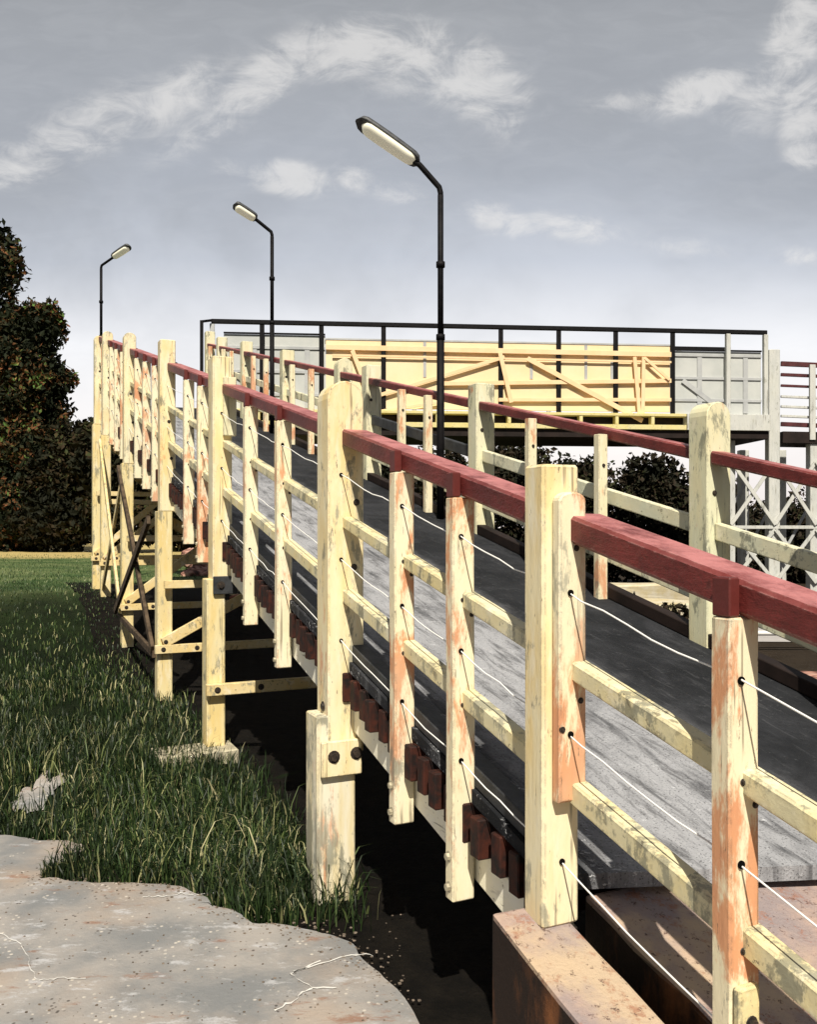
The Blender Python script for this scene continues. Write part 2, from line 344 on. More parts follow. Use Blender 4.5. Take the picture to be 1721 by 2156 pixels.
# ------------------------------------------------------------------ mesh helpers
WL = {}                                              # world position of each object's origin (no rotations are used)
def empty(name, loc, label, cat, group=None):
    o = bpy.data.objects.new(name, None); COL.objects.link(o); o.location = loc; o.empty_display_size = .1
    WL[o] = Vector(loc); tagit(o, label, cat, group); return o
def tagit(o, label, cat, group=None):
    o['label'] = label; o['category'] = cat
    if group: o['group'] = group
def link(name, me, mats, parent=None, origin=None, smooth=False):
    o = bpy.data.objects.new(name, me); COL.objects.link(o)
    for m in (mats if isinstance(mats, (list, tuple)) else [mats]): me.materials.append(m)
    og = Vector(origin) if origin is not None else Vector((0, 0, 0))
    if og.length: me.transform(Matrix.Translation(-og))
    WL[o] = og
    if parent is not None:
        o.parent = parent; o.location = og - WL[parent]
    else: o.location = og
    if smooth: me.shade_smooth()
    return o
def obj(name, bm, mats, parent=None, origin=None, smooth=False):
    me = bpy.data.meshes.new(name); bm.normal_update(); bm.to_mesh(me); bm.free()
    return link(name, me, mats, parent, origin, smooth)
def clone(o, parent, off, kids=True):
    c = o.copy(); COL.objects.link(c); c.parent = parent
    WL[c] = WL[o] + off; c.location = WL[c] - WL[parent]
    if kids:
        for ch in o.children: clone(ch, c, off)
    return c
def structure(name, bm, m, smooth=False):
    o = obj(name, bm, m, smooth=smooth); o['kind'] = 'structure'; return o

def box_f(bm, c, ax, half, bev=0.004, mi=0):
    """box with centre c, three axes and half sizes"""
    m = Matrix((ax[0], ax[1], ax[2])).transposed().to_4x4(); m.translation = c
    b2 = bmesh.new()
    bmesh.ops.create_cube(b2, size=2.0)
    for v in b2.verts: v.co = Vector((v.co.x * half[0], v.co.y * half[1], v.co.z * half[2]))
    if bev: bmesh.ops.bevel(b2, geom=b2.edges[:], offset=min(bev, min(half) * .5), segments=1, affect='EDGES', profile=.5)
    b2.transform(m)
    if m.determinant() < 0: bmesh.ops.reverse_faces(b2, faces=b2.faces[:])
    merge(bm, b2, mi)
def merge(bm, b2, mi=0):
    vm = {}
    for v in b2.verts: vm[v] = bm.verts.new(v.co)
    for f in b2.faces:
        try: nf = bm.faces.new([vm[v] for v in f.verts]); nf.material_index = mi; nf.smooth = f.smooth
        except ValueError: pass
    b2.free()
def rbox(bm, t0, t1, w0, w1, z0, z1, bev=.004, mi=0):   # upright box in the ramp's frame
    box_f(bm, R((t0 + t1) / 2, (w0 + w1) / 2, (z0 + z1) / 2), (AL, PE, UP), ((t1 - t0) / 2, (w1 - w0) / 2, (z1 - z0) / 2), bev, mi)
def bar(bm, p, q, wid, hgt, up=UP, bev=.004, mi=0):     # beam from p to q: wid across, hgt along up
    p, q = Vector(p), Vector(q); d = (q - p); L = d.length; d.normalize()
    s = d.cross(up).normalized(); n = s.cross(d)
    box_f(bm, (p + q) / 2, (d, -s, n), (L / 2, wid / 2, hgt / 2), bev, mi)
def sbar(bm, t0, t1, w0, w1, d0, d1, bev=.004, mi=0):   # sheared beam that follows the slope, plumb ends; d is the drop below the eye plane
    vs = [bm.verts.new(RD(t, wd, d)) for t in (t0, t1) for wd in (w0, w1) for d in (d0, d1)]
    q = [(0, 1, 3, 2), (4, 6, 7, 5), (0, 4, 5, 1), (2, 3, 7, 6), (0, 2, 6, 4), (1, 5, 7, 3)]
    fs = [bm.faces.new([vs[i] for i in f]) for f in q]
    for f in fs: f.material_index = mi
    bmesh.ops.recalc_face_normals(bm, faces=fs)
    if bev: bmesh.ops.bevel(bm, geom=list({e for f in fs for e in f.edges}), offset=bev, segments=1, affect='EDGES', profile=.5)
def cyl(bm, p, q, r, seg=10, r2=None, mi=0, smooth=True):
    p, q = Vector(p), Vector(q); d = (q - p).normalized()
    a = d.orthogonal().normalized(); b = d.cross(a); r2 = r if r2 is None else r2
    A = [bm.verts.new(p + (a * math.cos(i * 2 * math.pi / seg) + b * math.sin(i * 2 * math.pi / seg)) * r) for i in range(seg)]
    B = [bm.verts.new(q + (a * math.cos(i * 2 * math.pi / seg) + b * math.sin(i * 2 * math.pi / seg)) * r2) for i in range(seg)]
    for i in range(seg):
        f = bm.faces.new((A[i], A[(i + 1) % seg], B[(i + 1) % seg], B[i])); f.smooth = smooth; f.material_index = mi
    bm.faces.new(A[::-1]).material_index = mi; bm.faces.new(B).material_index = mi
def tube(bm, pts, r, seg=8, rr=None):
    pts = [Vector(p) for p in pts]; rings = []
    for i, p in enumerate(pts):
        d = (pts[min(i + 1, len(pts) - 1)] - pts[max(i - 1, 0)]).normalized()
        a = d.cross(Vector((0.13, .97, .2))).normalized(); b = d.cross(a); k = r if rr is None else rr[i]
        rings.append([bm.verts.new(p + (a * math.cos(j * 2 * math.pi / seg) + b * math.sin(j * 2 * math.pi / seg)) * k) for j in range(seg)])
    for A, B in zip(rings, rings[1:]):
        for j in range(seg):
            f = bm.faces.new((A[j], A[(j + 1) % seg], B[(j + 1) % seg], B[j])); f.smooth = True
    bm.faces.new(rings[0][::-1]); bm.faces.new(rings[-1])
    bmesh.ops.recalc_face_normals(bm, faces=bm.faces[:])
def roundtop(bm, t0, t1, w0, w1, z0, z1, rise, bev=.005):  # upright post whose head is an arch seen from down the ramp
    n = 10; prof = [(w0, z0), (w1, z0)]
    for i in range(n + 1):
        a = math.pi * i / n
        prof.append(((w0 + w1) / 2 + (w1 - w0) / 2 * math.cos(a), z1 - rise + rise * math.sin(a)))
    A = [bm.verts.new(R(t0, a, b)) for a, b in prof]; B = [bm.verts.new(R(t1, a, b)) for a, b in prof]
    fs = [bm.faces.new(A), bm.faces.new(B[::-1])]
    for i in range(len(A)): fs.append(bm.faces.new((A[i], B[i], B[(i + 1) % len(A)], A[(i + 1) % len(A)])))
    bmesh.ops.recalc_face_normals(bm, faces=fs)
    es = [e for e in bm.edges if all(v in set(A) for v in e.verts) or all(v in set(B) for v in e.verts)]
    bmesh.ops.bevel(bm, geom=es, offset=bev, segments=1, affect='EDGES', profile=.5)
def bolt_bm(p, d, r=.011, h=.008):
    bm = bmesh.new(); d = Vector(d).normalized()
    cyl(bm, p - d * .004, p + d * .002, r * 1.5, 12); cyl(bm, p + d * .002, p + d * h, r, 6, smooth=False)
    return bm
DOWN = -AL; OUT = -PE


# ================================================================== SETTING
def lin(a, b, n): return [a + (b - a) * i / n for i in range(n + 1)]
bm = bmesh.new()
xs = [-900, -300, -120, -60, -40, -30, -22, -16] + lin(-13, 3, 64) + [4, 6, 9, 14, 22, 40, 80, 200, 900]
ys = [-60, -12, -5, -1] + lin(0, 3, 4) + lin(3.3, 14, 54)[1:] + lin(15, 40, 25) + [50, 70, 120, 300, 1500]
g = [[bm.verts.new((x, y, terrain(x, y) - .004)) for x in xs] for y in ys]
for j in range(len(ys) - 1):
    for i in range(len(xs) - 1):
        bm.faces.new((g[j][i], g[j][i + 1], g[j + 1][i + 1], g[j + 1][i])).smooth = True
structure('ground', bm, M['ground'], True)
# ground sheet below the ramp, coloured near black for the ramp's shade
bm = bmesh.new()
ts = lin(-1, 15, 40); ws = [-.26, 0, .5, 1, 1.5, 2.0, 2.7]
def shade_w(t, wd, i): return wd + (.07 * mnoise.noise((t * 2.1, i, 3)) - .10 * sst(3.6, 6.5, t) if i == 0 else .25 * mnoise.noise((t * .8, i, 5)))
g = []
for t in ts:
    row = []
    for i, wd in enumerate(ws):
        p = R(t, shade_w(t, wd, i), 0); row.append(bm.verts.new((p.x, p.y, terrain(p.x, p.y) + .008)))
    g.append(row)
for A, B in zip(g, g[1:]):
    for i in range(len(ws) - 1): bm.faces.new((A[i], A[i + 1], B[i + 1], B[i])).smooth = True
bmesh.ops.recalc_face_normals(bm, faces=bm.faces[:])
structure('soil_shade', bm, M['soil_shade'], True)
# concrete pavement with a ragged edge
edge_px = [(-420, 1735), (-150, 1765), (0, 1775), (100, 1780), (190, 1792), (150, 1822), (100, 1850), (85, 1866), (150, 1868), (250, 1878), (330, 1876), (390, 1884), (430, 1908), (500, 1938),
           (570, 1962), (660, 1972), (735, 1998), (790, 2058), (835, 2110), (880, 2160)]
edge = [PG(u, v) for u, v in edge_px]
pts = []
for a, b in zip(edge, edge[1:]):
    n = max(2, int((b - a).length / .03))
    for i in range(n):
        p = a.lerp(b, i / n); pts.append(p + Vector((mnoise.noise(p * 9) * .035, mnoise.noise(p * 9 + Vector((5, 5, 5))) * .06, 0)))
pts += [R(2.0, -.31, 0), R(1, -.31, 0), R(0, -.31, 0), Vector((1.5, -1.5, 0)), Vector((-9, -1.5, 0)), Vector((-9, 4.5, 0))]
PAVE = [(p.x, p.y) for p in pts]
bm = bmesh.new()
vs = [bm.verts.new((p.x, p.y, -.03)) for p in pts]; f = bm.faces.new(vs)
ex = bmesh.ops.extrude_face_region(bm, geom=[f]); 
for v in [e for e in ex['geom'] if isinstance(e, bmesh.types.BMVert)]: v.co.z = .030
bmesh.ops.triangulate(bm, faces=[q for q in bm.faces if len(q.verts) > 4]); bmesh.ops.recalc_face_normals(bm, faces=bm.faces[:])
pav = structure('pavement', bm, M['pavement'])
# pale filled cracks in the slab
bm = bmesh.new()
cracks = [[(0, 1985), (45, 2005), (62, 2050), (78, 2085), (120, 2080), (190, 2080)], [(300, 1903), (345, 1905), (380, 1898), (420, 1902), (500, 1892)],
          [(580, 2150), (625, 2122), (655, 2100), (610, 2070), (690, 2035)], [(610, 2070), (740, 2028), (800, 2032)], [(655, 2100), (720, 2100)], [(900, 2140), (915, 2135)]]
for cr in cracks[:5]:
    W = []
    for a, b in zip(cr, cr[1:]):
        for i in range(6): 
            k = i / 6; W.append(PG(a[0] + (b[0] - a[0]) * k + rnd.uniform(-4, 4), a[1] + (b[1] - a[1]) * k + rnd.uniform(-2.5, 2.5)))
    pr = None
    for p in W:
        hw = rnd.uniform(.001, .0048)
        r = (bm.verts.new((p.x - hw * .4, p.y + hw, .0335)), bm.verts.new((p.x + hw * .4, p.y - hw, .0335)))
        if pr: bm.faces.new((pr[0], pr[1], r[1], r[0]))
        pr = r
bmesh.ops.recalc_face_normals(bm, faces=bm.faces[:])
for f in bm.faces:
    if f.normal.z < 0: f.normal_flip()
obj('crack_filler', bm, simple('pale_mortar', (.62, .60, .57), (.74, .73, .70), 30), pav)
# bare patches of concrete showing in the grass
bm = bmesh.new()
for (u, v, ru, rv) in [(75, 1690, 58, 24)]:
    c = PG(u, v); vs = []
    for i in range(60):
        a = i * 2 * math.pi / 60; k = .9 + .7 * mnoise.noise((math.cos(a) * 2.2 + u, math.sin(a) * 2.2, 0)) + .35 * mnoise.noise((math.cos(a) * 9, math.sin(a) * 9, 4))
        p = PG(u + math.cos(a) * ru * k, v + math.sin(a) * rv * k - math.cos(a) * 26 * k); vs.append(bm.verts.new((p.x, p.y, terrain(p.x, p.y) + .012)))
    bm.faces.new(vs)
bmesh.ops.recalc_face_normals(bm, faces=bm.faces[:])
for f in bm.faces:
    if f.normal.z < 0: f.normal_flip()
structure('path', bm, M['pavement'])
PATCH = [((45, 1705), (34, 24)), ((75, 1690), (32, 24)), ((108, 1676), (34, 24))]

# ================================================================== RAMP
ramp = empty('footbridge_ramp', R(2.6, .9, 0), 'long asphalt topped timber ramp climbing on yellow trestle legs to the footbridge', 'ramp')
T_END = 13.55
# deck: asphalt sheet on boards, its foot cut at a slight skew
bm = bmesh.new()
def deck_row(t_of_w, d): return [bm.verts.new(RD(t_of_w(wd), wd, d)) for wd in lin(.0, 1.84, 8)]
rows_top, rows_bot = [], []
for k in lin(0, 1, 40):
    f_t = lambda wd, k=k: (2.44 - .22 * wd) * (1 - k) + T_END * k
    rows_top.append(deck_row(f_t, 1.452)); rows_bot.append(deck_row(f_t, 1.492))
for A, B in zip(rows_top, rows_top[1:]):
    for i in range(8): bm.faces.new((A[i], A[i + 1], B[i + 1], B[i]))
for A, B in zip(rows_bot, rows_bot[1:]):
    for i in range(8): bm.faces.new((A[i], B[i], B[i + 1], A[i + 1]))
for i in range(8):
    bm.faces.new((rows_top[0][i], rows_bot[0][i], rows_bot[0][i + 1], rows_top[0][i + 1])); bm.faces.new((rows_top[-1][i], rows_top[-1][i + 1], rows_bot[-1][i + 1], rows_bot[-1][i]))
for k in (0, 8):
    for A, B, C, D in zip(rows_top, rows_top[1:], rows_bot, rows_bot[1:]): bm.faces.new((A[k], B[k], D[k], C[k]))
bmesh.ops.recalc_face_normals(bm, faces=bm.faces[:])
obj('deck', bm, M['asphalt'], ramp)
for (w0, w1, nm) in ((.012, .075, 'kerb'), (1.76, 1.83, 'kerb')):
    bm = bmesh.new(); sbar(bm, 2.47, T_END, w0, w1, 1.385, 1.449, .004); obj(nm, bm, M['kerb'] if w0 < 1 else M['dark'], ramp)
for (w0, w1) in ((.020, .09), (1.75, 1.815)):
    bm = bmesh.new(); sbar(bm, 2.46, T_END, w0, w1, 1.612, 1.735, .005); obj('stringer', bm, M['stringer'], ramp)
# joists on edge, their tarred ends poke out over the stringer
bm = bmesh.new(); rbox(bm, 0, .052, -.022, 1.84, RZ(.026, 1.612), RZ(.026, 1.496), .004)
j0 = obj('joist', bm, M['joist'], ramp, R(0, 0, 0))
first = True
for i in range(98):
    t = 2.50 + i * .0905
    off = R(t, 0, S * t) - R(0, 0, 0) + PE * rnd.uniform(-.012, .012)
    if i == 0: j0.location = j0.location + off; WL[j0] = WL[j0] + off; base0 = off
    else: clone(j0, ramp, off - base0)
# trestles
def leg(t, w0, w1, ztop, zb, m, dt=.14):
    bm = bmesh.new(); rbox(bm, t, t + dt, w0, w1, zb, ztop, .006); return obj('leg', bm, m, ramp)
trestles = [3.87, 5.95, 7.9, 10.2, 12.3, 13.4]
for i, t in enumerate(trestles):
    pa = R(t, -.06, 0); pb = R(t, 1.84, 0)
    ga, gb = terrain(pa.x, pa.y) - .05, terrain(pb.x, pb.y) - .05
    if i == 0: lg = leg(t + .004, -.135, .028, RZ(t, 1.30) - .36, ga, M['bare'])
    elif i == 1: lg = leg(t + .004, -.125, -.012, RZ(t, 1.72), ga, M['leg'])
    else: lg = leg(t + .002, -.11, .01, RZ(t, 1.73), ga, M['leg'])
    fl = leg(t + .002, 1.80, 1.92, RZ(t, 1.73), gb, M['leg'])
    zt = RZ(t, 1.80); z0 = max(ga + .48, .48)
    if i >= 1:                                          # sill beam across the pair of legs
        bm = bmesh.new(); rbox(bm, t - .045, t, -.135, 1.93, z0 - .035, z0 + .035, .004); cb = obj('cross_beam', bm, M['brace'], ramp)
        for wd in (-.07, 1.86, .2):
            obj('bolt', bolt_bm(R(t - .045, wd, z0), DOWN, .013), M['bolt'], cb)
        bm = bmesh.new(); rbox(bm, t + .02, t + .12, .12, 1.74, RZ(t + .1, 1.73) - .12, RZ(t, 1.732), .004); obj('cross_beam', bm, M['brace'], ramp)
    if i >= 2:                                          # crossed braces
        bm = bmesh.new(); bar(bm, R(t - .02, -.07, z0 + .05), R(t - .02, 1.86, zt), .04, .085, UP); b1 = obj('brace', bm, M['brace'], ramp)
        obj('bolt', bolt_bm(R(t - .04, -.05, z0 + .06), DOWN, .012), M['bolt'], b1)
        bm = bmesh.new(); bar(bm, R(t + .17, -.05, zt + .02), R(t + .17, 1.86, z0 + .05), .04, .085, UP); obj('brace', bm, M['brace'], ramp)
    if i >= 2:
        bm = bmesh.new(); bar(bm, R(t - .065, -.07, (z0 + zt) / 2), R(t - .065, 1.86, (z0 + zt) / 2), .04, .065, UP); obj('brace', bm, M['brace'], ramp)
for (ta_, tb_, wd_) in ((5.95, 7.9, 1.88), (7.9, 10.2, 1.88), (10.2, 12.3, 1.88), (10.2, 12.3, -.12)):
    for (p, q) in ((R(ta_ + .07, wd_, .62), R(tb_ + .07, wd_, RZ(tb_, 1.80))), (R(ta_ + .07, wd_ + .035, RZ(ta_, 1.80)), R(tb_ + .07, wd_ + .035, .70))):
        bm = bmesh.new(); bar(bm, p, q, .03, .075, UP, .003); obj('brace', bm, M['brace'], ramp)
# weathered dark cross braces in the outer plane between the third and fourth legs
M['darkbrace'] = simple('weathered_brown_brace', (.035, .024, .016), (.12, .085, .055), 12, .8, .2)
ta, tb = 7.9, 10.2
za, zb_ = .48, .62
for (p, q) in ((R(tb + .07, -.14, RZ(tb, 1.78)), R(ta + .07, -.14, za + .02)), (R(ta + .07, -.17, RZ(ta, 1.80)), R(tb + .07, -.17, zb_))):
    bm = bmesh.new(); bar(bm, p, q, .03, .075, UP, .003); obj('brace', bm, M['darkbrace'], ramp)
bm = bmesh.new(); bar(bm, R(tb + .07, -.125, zb_ - .06), R(ta + .07, -.125, za - .02), .03, .06, UP, .003); obj('brace', bm, M['darkbrace'], ramp)
# joint plates where the upper posts meet the legs
def plate(t, w0, w1, z0, z1, m, bolts):
    bm = bmesh.new(); rbox(bm, t - .022, t - .001, w0, w1, z0, z1, .004); p = obj('joint_plate', bm, m, ramp)
    for (wd, z) in bolts: obj('bolt', bolt_bm(R(t - .022, wd, z), DOWN, .017, .012), M['bolt'], p)
plate(3.868, -.125, .045, .515, .655, M['post'], [(-.075, .595), (.02, .60)])
plate(5.95, -.09, .06, 1.09, 1.20, M['kerb'], [(-.045, 1.145)])
# ---- landing at the head of the ramp, level, running on to the span
bm = bmesh.new()
rbox(bm, T_END + .01, 15.5, .75, 2.0, RZ(T_END, 1.60), RZ(T_END, 1.452), .004); rbox(bm, 15.502, 18.0, 1.2, 3.2, RZ(T_END, 1.60), RZ(T_END, 1.452), .004)
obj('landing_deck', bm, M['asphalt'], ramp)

# ================================================================== NEAR RAILING
near = empty('ramp_railing', R(2.4, 0, RZ(2.4, 1.52)), 'near side timber railing with fat red handrail, cream balusters and strung wires', 'railing')
DRT = .520                                             # drop to the top of the red rail
def bolts_on(part, spots, face, m=None, r=.010):
    for p in spots: obj('bolt', bolt_bm(p, face, r), m or M['bolt'], part)
def wire_holes(part, t, wd, ds):
    for d in ds:
        p = RD(t, wd, d); bm = bmesh.new(); cyl(bm, p + DOWN * .0005, p + DOWN * .004, .0078, 12); obj('eyelet', bm, M['hole'], part)
WIRES = (.703, 1.04, 1.363)
posts = []                                             # (t down-ramp face, t up-ramp face)
def near_post(t, top, bot, rise=.0, w0=-.09, w1=.062, dt=.135, m=None):
    bm = bmesh.new()
    if rise: roundtop(bm, t, t + dt, w0, w1, bot, top, rise)
    else: rbox(bm, t, t + dt, w0, w1, bot, top, .007)
    o = obj('post', bm, m or M['post'], near, R(t, w0, bot)); posts.append((t, t + dt))
    return o
pB = near_post(2.355, 1.652, RZ(2.44, 1.52) - .02, w1=.016, dt=.085)
# the short cheek board bolted on the face of that post
bm = bmesh.new(); roundtop(bm, 2.32, 2.354, -.066, .012, .845, 1.585, .022); ck = obj('cheek_board', bm, M['baluster'], pB)
for (wd, z) in ((-.018, 1.45), (-.058, 1.02), (-.006, 1.085)): obj('bolt', bolt_bm(R(2.32, wd, z), DOWN, .005, .005), M['bolt'], ck)
wire_holes(ck, 2.32, -.036, (WIRES[0], WIRES[1] ))
wire_holes(pB, 2.355, -.036, (WIRES[2],))
pA = near_post(3.87, 2.085, .60, .075)
wire_holes(pA, 3.87, -.036, WIRES)
bolts_on(pA, [R(3.93, -.09, .78), R(3.93, -.09, .70)], OUT, None, .014)
bolts_on(pA, [R(3.87, .03, 1.60), R(3.87, .02, 1.34)], DOWN, None, .009)
pC = near_post(5.95, 2.55, 1.10, w1=.03)
bm = bmesh.new(); rbox(bm, 5.92, 5.949, -.03, .05, 2.06, 2.42, .004); obj('cheek_board', bm, M['pale'], pC)
wire_holes(pC, 5.95, -.036, WIRES)
for (t, top) in ((7.9, 3.03), (10.2, 3.55), (12.3, 3.99), (13.4, 4.15)):
    p = near_post(t, top, RZ(t, 1.735), .0 if t < 9 else .05, w1=.035, dt=.12)
    bolts_on(p, [R(t, -.02, RZ(t, 1.0)), R(t, 0, RZ(t, 1.3))], DOWN, None, .009)
near_post(.55, 1.36, .02)
posts.sort()
# handrail lengths butt between posts
ends = posts
for (a, b) in zip(ends, ends[1:]):
    t0, t1 = a[1] + .001, b[0] - .001
    bm = bmesh.new(); sbar(bm, t0, t1, -.034, .078, DRT, DRT + .066, .008); hr = obj('handrail', bm, M['red'], near, RD(t0, 0, DRT))
    for (d0, d1) in ((.868, .915), (1.158, 1.212)):
        bm = bmesh.new(); sbar(bm, t0, t1, -.030, .018, d0, d1, .005); obj('middle_rail', bm, M['rail'], near, RD(t0, 0, d0))
# balusters on the outer side, each with a red painted head lapped over the rail
BT = [1.79, 2.867, 3.286, 4.67, 5.28, 6.53, 7.02, 8.5, 9.05, 9.6, 10.75, 11.3, 11.8, 12.75]
def baluster_at(t0=0):
    bm = bmesh.new(); rbox(bm, 0, .048, -.062, .012, RZ(.024, 1.785), RZ(.0, DRT + .068), .004)
    bmesh.ops.subdivide_edges(bm, edges=[e for e in bm.edges if abs(e.verts[0].co.z - e.verts[1].co.z) > .5], cuts=6)
    for v in bm.verts:
        k = mnoise.noise((v.co.z * 2.2, 0, 0)) * .0025; v.co += PE * k
    o = obj('baluster', bm, M['baluster'], near, R(0, 0, 0))
    bm = bmesh.new(); rbox(bm, .001, .047, -.061, -.035, RZ(0, DRT + .0665), RZ(0, DRT - .006), .003); obj('rail_strap', bm, M['cap'], o)
    wire_holes(o, 0, -.036, WIRES)
    for d in (1.655, 1.745): obj('bolt', bolt_bm(R(.024, -.062, RZ(.024, d)), OUT, .011, .012), M['boltpale'], o)
    for (wd, d) in ((-.03, .89), (.0, .935), (-.03, 1.20)): obj('bolt', bolt_bm(RD(0, wd, d), DOWN, .0045, .005), M['bolt'], o)
    return o
b0 = baluster_at()
base_off = None
for i, t in enumerate(BT):
    off = R(t, 0, S * t) - R(0, 0, 0)
    if i == 0:
        b0.location = b0.location + off; WL[b0] = WL[b0] + off
        for c in b0.children: WL[c] = WL[c] + off
        base_off = off
        bb = b0
    else: bb = clone(b0, near, off - base_off)
# foot of the first baluster is bolted to the slab with a small angle plate
bm = bmesh.new(); rbox(bm, 1.770, 1.789, -.058, -.006, .42, .665, .005); pl = obj('foot_plate', bm, M['rail'], b0)
obj('bolt', bolt_bm(R(1.770, -.03, .60), DOWN, .009, .010), M['bolt'], pl)
# wires sag a little between the holes
for d in WIRES:
    bm = bmesh.new(); sts = sorted([p[0] for p in posts] + BT); pts = []
    for a, b in zip(sts, sts[1:]):
        for i in range(7):
            k = i / 7; t = a + (b - a) * k
            pts.append(RD(t, -.036 + .004 * mnoise.noise((t * 6, d, 1)), d + .010 * 4 * k * (1 - k) + .011 * mnoise.noise((t * 13, d, 0))))
    tube(bm, pts, .0021, 6); obj('wire', bm, M['wire'], near)

# ================================================================== FAR RAILING
far = empty('ramp_railing', R(3.8, 1.82, RZ(3.8, 1.5)), 'far side railing of the ramp, pale greenish posts under a slim red handrail', 'railing')
FP = [(1.9, .16, 0), (3.74, .235, 1), (5.95, .13, 0), (7.98, .12, 0), (8.72, .14, 1), (10.6, .12, 0), (12.5, .14, 0), (14.0, .14, 0), (14.85, .20, 0)]
fends = []
for (t, ab, rd) in FP:
    bm = bmesh.new(); top = RZ(t, DRT) + ab; bot = RZ(t, 1.735)
    if rd: roundtop(bm, t, t + .125, 1.755, 1.905, bot, top, .07)
    else: rbox(bm, t, t + .125, 1.755, 1.905, bot, top, .007)
    p = obj('post', bm, M['pale'], far, R(t, 1.8, bot))
    bolts_on(p, [RD(t, 1.80, .72), RD(t, 1.80, 1.06)], DOWN, None, .009)
    fends.append((t, t + .125))
for a, b in zip(fends, fends[1:]):
    t0, t1 = a[1] + .001, b[0] - .001
    bm = bmesh.new(); sbar(bm, t0, t1, 1.77, 1.862, DRT, DRT + .062, .008); obj('handrail', bm, M['red'], far, RD(t0, 1.8, DRT))
    for (d0, d1) in ((.86, .942), (1.19, 1.268)):
        bm = bmesh.new(); sbar(bm, t0, t1, 1.80, 1.845, d0, d1, .005)
        obj('middle_rail', bm, M['kerb'] if (d0 < 1 and 5.9 < t0 < 8.2) else M['palerail'], far, RD(t0, 1.8, d0))
FB = [2.45, 3.02, 4.49, 5.19, 6.64, 7.13, 9.45, 10.12, 11.2, 11.8, 13.0, 13.5, 14.4]
bm = bmesh.new(); rbox(bm, 0, .048, 1.698, 1.759, RZ(.024, 1.47), RZ(0, DRT + .028), .004)
fb0 = obj('baluster', bm, M['rusty'], far, R(0, 1.8, 0))
for d in (.72, 1.04): obj('bolt', bolt_bm(RD(0, 1.73, d), DOWN, .007), M['bolt'], fb0)
for i, t in enumerate(FB):
    off = R(t, 0, S * t) - R(0, 0, 0)
    if i == 0:
        fb0.location = fb0.location + off; WL[fb0] = WL[fb0] + off
        for c in fb0.children: WL[c] = WL[c] + off
        base_off = off
    else: clone(fb0, far, off - base_off)

# ================================================================== CONCRETE ABUTMENT
ab = bmesh.new()
def ab_block(t0, t1, w0, w1, d, bev):
    b2 = bmesh.new(); sec = [(t1, RZ(t1, d)), (t0, RZ(t0, d)), (t0, -.05), (t1, -.05)]
    A = [b2.verts.new(R(t, w0, z)) for t, z in sec]; B = [b2.verts.new(R(t, w1, z)) for t, z in sec]
    fs = [b2.faces.new(A), b2.faces.new(B)] + [b2.faces.new((A[i], A[(i + 1) % 4], B[(i + 1) % 4], B[i])) for i in range(4)]
    bmesh.ops.recalc_face_normals(b2, faces=fs)
    bmesh.ops.bevel(b2, geom=[e for e in b2.edges if max(v.co.z for v in e.verts) > .02], offset=bev, segments=2, affect='EDGES', profile=.6)
    bmesh.ops.subdivide_edges(b2, edges=[e for e in b2.edges if e.calc_length() > .6], cuts=24, use_grid_fill=True)
    for v in b2.verts:
        if v.co.z > .03: v.co += Vector((0, 0, 1)) * .006 * mnoise.noise(v.co * 7) + PE * .008 * mnoise.noise(v.co * 6 + Vector((3, 3, 3)))
    merge(ab, b2)
ab_block(.12, 2.445, -.18, -.002, 1.52, .010)
ab_block(.12, 1.98, -.003, .035, 1.523, .008)
ab_block(.12, 2.445, .098, 2.05, 1.52, .012)  # gap left beside it, shaped to supply the dark band of handrail shadow
ab_block(.14, 2.46, -.10, .30, 1.86, .004)
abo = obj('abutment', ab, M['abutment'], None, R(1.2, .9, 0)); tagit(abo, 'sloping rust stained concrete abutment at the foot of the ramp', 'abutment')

# sole plate under the second leg
bm = bmesh.new(); pq = R(5.85, -.2, 0)
box_f(bm, R(5.95, -.20, .115), (AL, PE, UP), (.13, .24, .045), .006)
so_ = obj('sole_plate', bm, M['sole'], None, R(5.8, -.2, 0)); tagit(so_, 'short grey timber sole plate in the grass at the foot of a yellow trestle leg', 'timber block')

